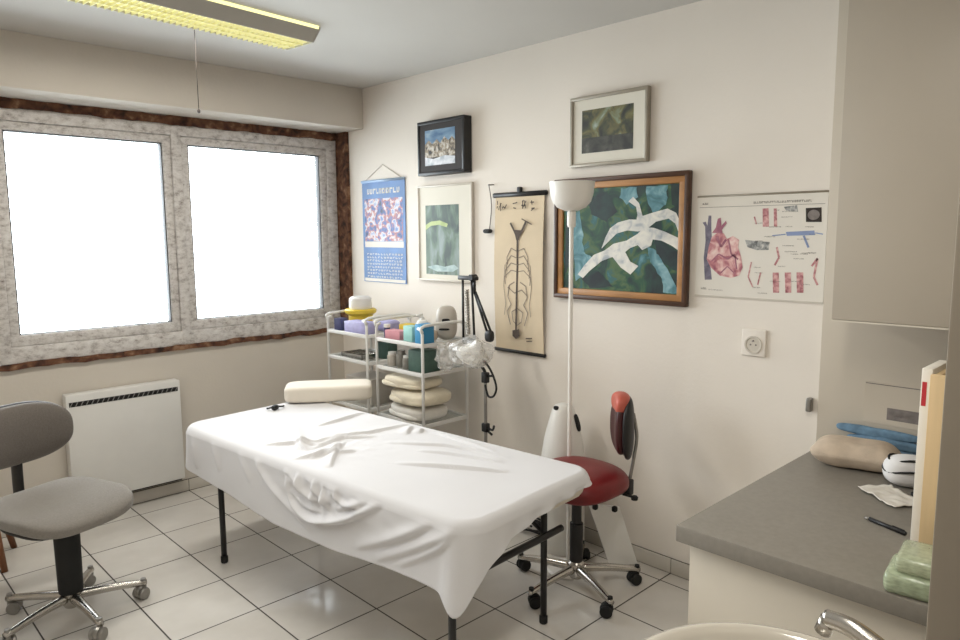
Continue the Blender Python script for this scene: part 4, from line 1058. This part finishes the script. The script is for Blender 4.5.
b = BM(); box(b, (T[0], T[1] - .004, T[2]), (.026, .135, .022), .006); lathe(b, [(0, -.02), (.016, -.02), (.016, .02), (0, .02)], (0, 0, 0), 16, Matrix.Translation((T[0], T[1] - .04, T[2] + .004)) @ Matrix.Rotation(PI / 2, 4, 'Y')); obj('elbow', b, 'plasticblack', al)
H1 = L(2.47, 2.465, 1.045)
b = BM()
for dy in (.0, .03): tube(b, [(T[0] + .004, T[1] - .055 + dy * .3, T[2] - .07), (H1[0], H1[1] + dy - .01, H1[2])], .0065, 10)
tube(b, [(T[0], T[1] - .05, T[2]), (T[0] + .002, T[1] - .05, T[2] - .075)], .008, 10)
obj('upper_arm', b, 'black', al)
b = BM(); soft(b, (J[0], J[1] - .0, J[2] - .005), (.035, .10, .04), 3, cuts=6); obj('joint', b, 'plasticblack', al); b = BM(); soft(b, (H1[0], H1[1] + .01, H1[2] - .005), (.035, .05, .06), 3, cuts=6); obj('joint', b, 'plasticblack', al)
b = BM(); tube(b, [(J[0], J[1] + .01, J[2] - .01), (J[0] - .01, J[1] - .04, J[2] - .08), (J[0], J[1] - .10, .87), (0, 0, .84)], .008, 10, 5); obj('link_arm', b, 'black', al)
b = BM(); tube(b, [(J[0] - .015, J[1] - .02, J[2] - .03), L(2.455, 2.47, .89), L(2.455, 2.415, .80), L(2.455, 2.43, .745), L(2.46, 2.475, .735), L(2.462, 2.50, .79)], .0055, 8, 6); obj('lamp_cable', b, 'rubber', al)
hd = lathe(BM(), [(0, .03), (.02, .03), (.03, .0), (.065, -.03), (.085, -.06), (.088, -.07), (.08, -.066), (.055, -.035), (0, -.02)], (0, 0, 0), 32, Matrix.Translation(L(2.45, 2.545, .985)) @ Matrix.Rotation(.5, 4, 'X'))
obj('lamp_head', hd, 'whitepl', al)
# crumpled clear wrap
def crumple(sx, sy, sz, seed, sub=3):
    b = BM(); bmesh.ops.create_icosphere(b, subdivisions=sub, radius=1); rr = random.Random(seed)
    for v in b.verts:
        d = v.co.normalized(); q = d * 1.7 + Vector((seed, 1, 2))
        k = 1 + .42 * noise.noise(q) + .30 * abs(noise.noise(d * 3.4 + Vector((seed, 0, 0)))) + rr.uniform(-.07, .07)
        v.co = Vector((d.x * sx, d.y * sy, d.z * sz)) * k
    return b
item('plastic_wrap', crumple(.085, .12, .075, 4), 'clear', 'crumpled clear plastic bag wrapped round the lamp head', 'bag', (2.44, 2.575, .945), -.1, None, 1)
item('plastic_wrap', crumple(.055, .055, .07, 9), 'clear', 'crumpled clear plastic bag hanging over the towel trolley end', 'bag', (2.45, 2.785, .905), .5, None, 1)

# ------------------------------------------------------------------ counter, wall cabinet, things on the counter
CX0, CY0, CY1, CZ = 1.702, .236, .972, .74
ct = thing('counter', 'grey laminate counter with cream base under the beige wall cabinet', 'counter', (CX0, CY0, 0))
obj('worktop', box2(BM(), (0, 0, CZ - .048), (XW - .022 - CX0, CY1 - CY0, CZ), .003), 'grey_top', ct)
obj('base_cabinet', box2(BM(), (.03, .002, .0), (XW - .03 - CX0, CY1 - CY0 - .028, CZ - .049), .002), 'cab', ct)
wc = thing('wall_cabinet', 'plain beige wall cabinet hung above the counter', 'cabinet', (2.45, .25, 1.256))
obj('body', box2(BM(), (.018, 0, 0), (XW - .021 - 2.45, .60, 1.20), .002), 'cab2', wc)
dr = obj('cabinet_door', box2(BM(), (0, .001, .006), (.0165, .601, 1.2), .002), 'cab2', wc)
obj('edge_strip', box2(BM(), (-.0012, .002, .0), (.0165, .600, .005)), 'cab', wc)

# notes pinned on the splashback (local x = along wall to the right)
nt_ = thing('wall_notice', 'pale paper notice with a grey block above the blue cloth', 'notice', (XW - .0205, .735, .94), -PI / 2)
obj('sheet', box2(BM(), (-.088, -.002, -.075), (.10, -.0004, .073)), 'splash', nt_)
b = BM(); rect(b, -.012, -.055, .098, -.012, -.0026); obj('grey_block', b, 'inkgrey', nt_)
b = BM(); stroke(b, [(-.086, .068), (.098, .068)], .003, -.0026); text_marks(b, -.005, .09, -.04, .012, -.0032, .005, .009, .003, random.Random(2)); obj('printed_lines', b, 'inkgrey', nt_)

b = BM(); soft(b, (0, 0, .043), (.275, .165, .090), 5, .005, 14, 3, 18, pinch=.82)
cp = item('small_pillow', b, 'pillowbeige', 'small beige stuffed pillow lying on the counter', 'pillow', (2.585, .795, CZ + .004), math.radians(-78), None, 60)
b = BM()
soft(b, (0, .01, .098), (.028, .27, .036), 3, .014, 16, 6, 18); soft(b, (-.004, -.02, .066), (.034, .26, .036), 3, .016, 16, 8, 18); soft(b, (0, -.0, .036), (.04, .28, .036), 3, .012, 14, 9, 14); soft(b, (0, 0, .012), (.046, .27, .026), 4, .004, 12, 3, 10)
item('folded_cloth', b, 'bluecloth', 'blue cloth bundle standing against the splashback behind the pillow', 'cloth', (2.712, .755, CZ), .0, None, 60)
pc = thing('fabric_pouch', 'white fabric pouch with black trim beside the wooden board', 'pouch', (2.50, .60, CZ), math.radians(-60))
b = BM(); soft(b, (0, 0, .05), (.16, .10, .10), 2.6, .005, 10, 4, 14); obj('body', b, 'whitecloth', pc, 60)
b = BM()
for dz, rx in ((.055, .083), (.088, .068)):
    tube(b, [(rx * math.cos(q * PI / 12), (rx - .028) * math.sin(q * PI / 12) * 1.05, dz + .006 * math.sin(q * .8)) for q in range(25)], .0035, 6)
obj('black_trim', b, 'rubber', pc)
b = BM(); n = 18; g = [[None] * (n + 1) for _ in range(n + 1)]
for i in range(n + 1):
    for j in range(n + 1):
        x, y = (i / n - .5) * .17, (j / n - .5) * .11
        g[i][j] = b.verts.new((x + .01 * noise.noise(Vector((y * 30, 0, 3))), y + .012 * noise.noise(Vector((x * 30, 2, 0))), .006 + .010 * abs(noise.noise(Vector((x * 26, y * 26, 0))))))
for i in range(n):
    for j in range(n): b.faces.new((g[i][j], g[i + 1][j], g[i + 1][j + 1], g[i][j + 1]))
ts = item('paper_tissue', b, 'paper', 'crumpled white paper tissue on the counter', 'tissue', (2.345, .615, CZ), .9, None, 180)
s_ = ts.modifiers.new('thickness', 'SOLIDIFY'); s_.thickness = .0015; s_.offset = 0
bc = item('bottle_cap', lathe(BM(), [(0, 0), (.011, 0), (.012, .004), (.011, .016), (0, .016)], (0, 0, 0), 18), 'rubber', 'small round black cap beside the tissue and pouch', 'cap', (2.395, .562, CZ))
pn = thing('pen', 'black pen lying on the grey counter', 'pen', (2.09, .555, CZ + .0065), math.radians(68))
obj('barrel', tube(BM(), [(-.058, 0, 0), (.05, 0, 0)], .006, 12), 'plasticblack', pn); obj('tip', tube(BM(), [(.05, 0, 0), (.068, 0, -.003)], .005, 10, 0, .0012), 'steel', pn); obj('pocket_clip', box2(BM(), (-.055, -.0015, .006), (-.02, .0015, .0085)), 'plasticblack', pn)
# standing board box and booklet
wb = thing('wooden_box', 'tall light wood board box standing on the counter by the partition', 'box', (1.92, .375, CZ), 0)
obj('front_board', box2(BM(), (.0, -.13, 0), (.018, .062, .47), .002), 'tan', wb)
obj('side_board', box2(BM(), (.018, .048, 0), (.15, .062, .465), .002), 'tan', wb)
obj('back_board', box2(BM(), (.132, -.13, 0), (.15, .047, .465), .002), 'tan', wb)
bk_ = thing('booklet', 'white upright booklet with red print beside the wooden box', 'booklet', (1.95, .452, CZ), 0)
obj('cover', box2(BM(), (0, -.0135, 0), (.16, .010, .478), .002), 'paper', bk_)
b = BM(); rect(b, -.007, 0, .003, .06, 0); bmesh.ops.rotate(b, cent=(0, 0, 0), matrix=Matrix.Rotation(-PI / 2, 3, 'Z'), verts=b.verts); 
for k in range(5): pass
obj('red_print', b, 'redprint', bk_, 35, (-.0006, 0, .385))
gb = thing('storage_tub', 'pale green translucent tub at the counter edge by the partition', 'tub', (1.775, .385, CZ), .12)
obj('tub', box2(BM(), (-.07, -.085, 0), (.07, .075, .05), .016, 3), 'greenclear', gb); obj('lid', box2(BM(), (-.062, -.083, .0505), (.068, .055, .088), .012, 3), 'greenpale', gb)

# ------------------------------------------------------------------ washbasin and tap
wz = .72
wbn = thing('washbasin', 'round white washbasin under the chrome tap', 'washbasin', (1.16, .4525, 0))
b = BM(); seg = 72
def ring(r, z, flat=True):
    out = []
    for k in range(seg):
        a = 2 * PI * k / seg; x, y = r * math.cos(a), r * math.sin(a)
        out.append(b.verts.new((x, max(y, -.2165) if flat else y, z)))
    return out
prof = [(.06, wz - .22), (.16, wz - .18), (.25, wz - .10), (.29, wz - .03), (.296, wz - .012), (.292, wz - .002), (.283, wz), (.272, wz - .003), (.262, wz - .012), (.245, wz - .05), (.20, wz - .11), (.12, wz - .145), (.03, wz - .155)]
rg = [ring(r, z) for r, z in prof]
for a, c in zip(rg, rg[1:]):
    for k in range(seg): b.faces.new((a[k], a[(k + 1) % seg], c[(k + 1) % seg], c[k]))
b.faces.new(rg[0][::-1]); b.faces.new(rg[-1])
obj('bowl', b, 'ceramic', wbn, 50)
obj('tap_deck', box2(BM(), (-.2, -.216, wz - .03), (.23, -.13, wz + .004), .008, 3), 'ceramic', wbn)
obj('drain', lathe(BM(), [(0, 0), (.025, 0), (.022, .004), (0, .004)], (0, 0, wz - .155), 20), 'chrome', wbn)
obj('pedestal', lathe(BM(), [(0, 0), (.11, 0), (.10, .02), (.075, .2), (.085, .5), (0, .5)], (0, -.05, 0), 32), 'ceramic', wbn)
tp = thing('basin_tap', 'chrome mixer tap with down-turned spout over the washbasin', 'tap', (1.275, .285, wz + .0045))
obj('tap_body', lathe(BM(), [(0, 0), (.03, 0), (.03, .006), (.024, .01), (.024, .10), (.02, .108), (0, .108)], (0, 0, 0), 24), 'chrome', tp)
b = BM(); tube(b, [(0, 0, .085), (.004, .05, .112), (.012, .10, .128), (.018, .145, .126)], .019, 14, 5, .016); tube(b, [(.017, .140, .126), (.019, .150, .098)], .015, 14); obj('spout', b, 'chrome', tp)
b = BM(); tube(b, [(0, 0, .108), (.0, -.01, .128)], .016, 12); tube(b, [(0, -.012, .125), (.0, -.03, .14)], .007, 10); obj('lever', b, 'chrome', tp)

# ------------------------------------------------------------------ light
wd = bpy.data.worlds.new('overcast_sky'); SC.world = wd; wd.use_nodes = True
nt = wd.node_tree; bg = nt.nodes['Background']
tc = nt.nodes.new('ShaderNodeTexCoord'); sx = nt.nodes.new('ShaderNodeSeparateXYZ'); nt.links.new(tc.outputs['Generated'], sx.inputs[0])
rp = nt.nodes.new('ShaderNodeValToRGB'); rp.color_ramp.elements[0].position = .35; rp.color_ramp.elements[0].color = (.84, .92, .97, 1)
rp.color_ramp.elements[1].position = .65; rp.color_ramp.elements[1].color = (.92, .955, 1.0, 1)
mr = nt.nodes.new('ShaderNodeMapRange'); mr.inputs['From Min'].default_value = -1; mr.inputs['From Max'].default_value = 1
nt.links.new(sx.outputs['Z'], mr.inputs['Value']); nt.links.new(mr.outputs['Result'], rp.inputs['Fac']); nt.links.new(rp.outputs['Color'], bg.inputs['Color'])
bg.inputs['Strength'].default_value = 9.5
pl = bpy.data.lights.new('window_portal', 'AREA'); pl.shape = 'RECTANGLE'; pl.size = WX1 - WX0; pl.size_y = 1.2; pl.cycles.is_portal = True
po = bpy.data.objects.new('window_portal', pl); COL.objects.link(po); po.location = ((WX0 + WX1) / 2, YW + .10, 1.55); po.rotation_euler = (-PI / 2, 0, 0)

def tube_light(loc, rot, power, L=1.4, wd_=.17):
    l = bpy.data.lights.new('fluorescent_tube', 'AREA'); l.shape = 'RECTANGLE'; l.size = L; l.size_y = wd_; l.energy = power; l.color = (1, .965, .90)
    o = bpy.data.objects.new('fluorescent_tube', l); COL.objects.link(o); o.location = loc; o.rotation_euler = (0, 0, rot); return o
c5, s5 = math.cos(math.radians(5.3)), math.sin(math.radians(5.3))
added_light = ceiling_light((1.55, .55, ZC), math.radians(5.3), 'added louvred ceiling fitting above the viewer, unseen, to brighten the counter side')  # extra unseen fitting, added to lift the light near the counter
tube_light((1.55 - .75 * c5 - .1 * s5, .55 - .75 * s5 + .1 * c5, ZC - .0665), math.radians(5.3), 14)  # area light of the added fitting
tube_light((1.81 - .75 * c5 - .1 * s5, 2.955 - .75 * s5 + .1 * c5, ZC - .0665), math.radians(5.3), 16)

vs = SC.view_settings; vs.view_transform = 'Standard'; vs.look = 'None'; vs.gamma = 1.0; vs.exposure = 0.37; vs.use_curve_mapping = False
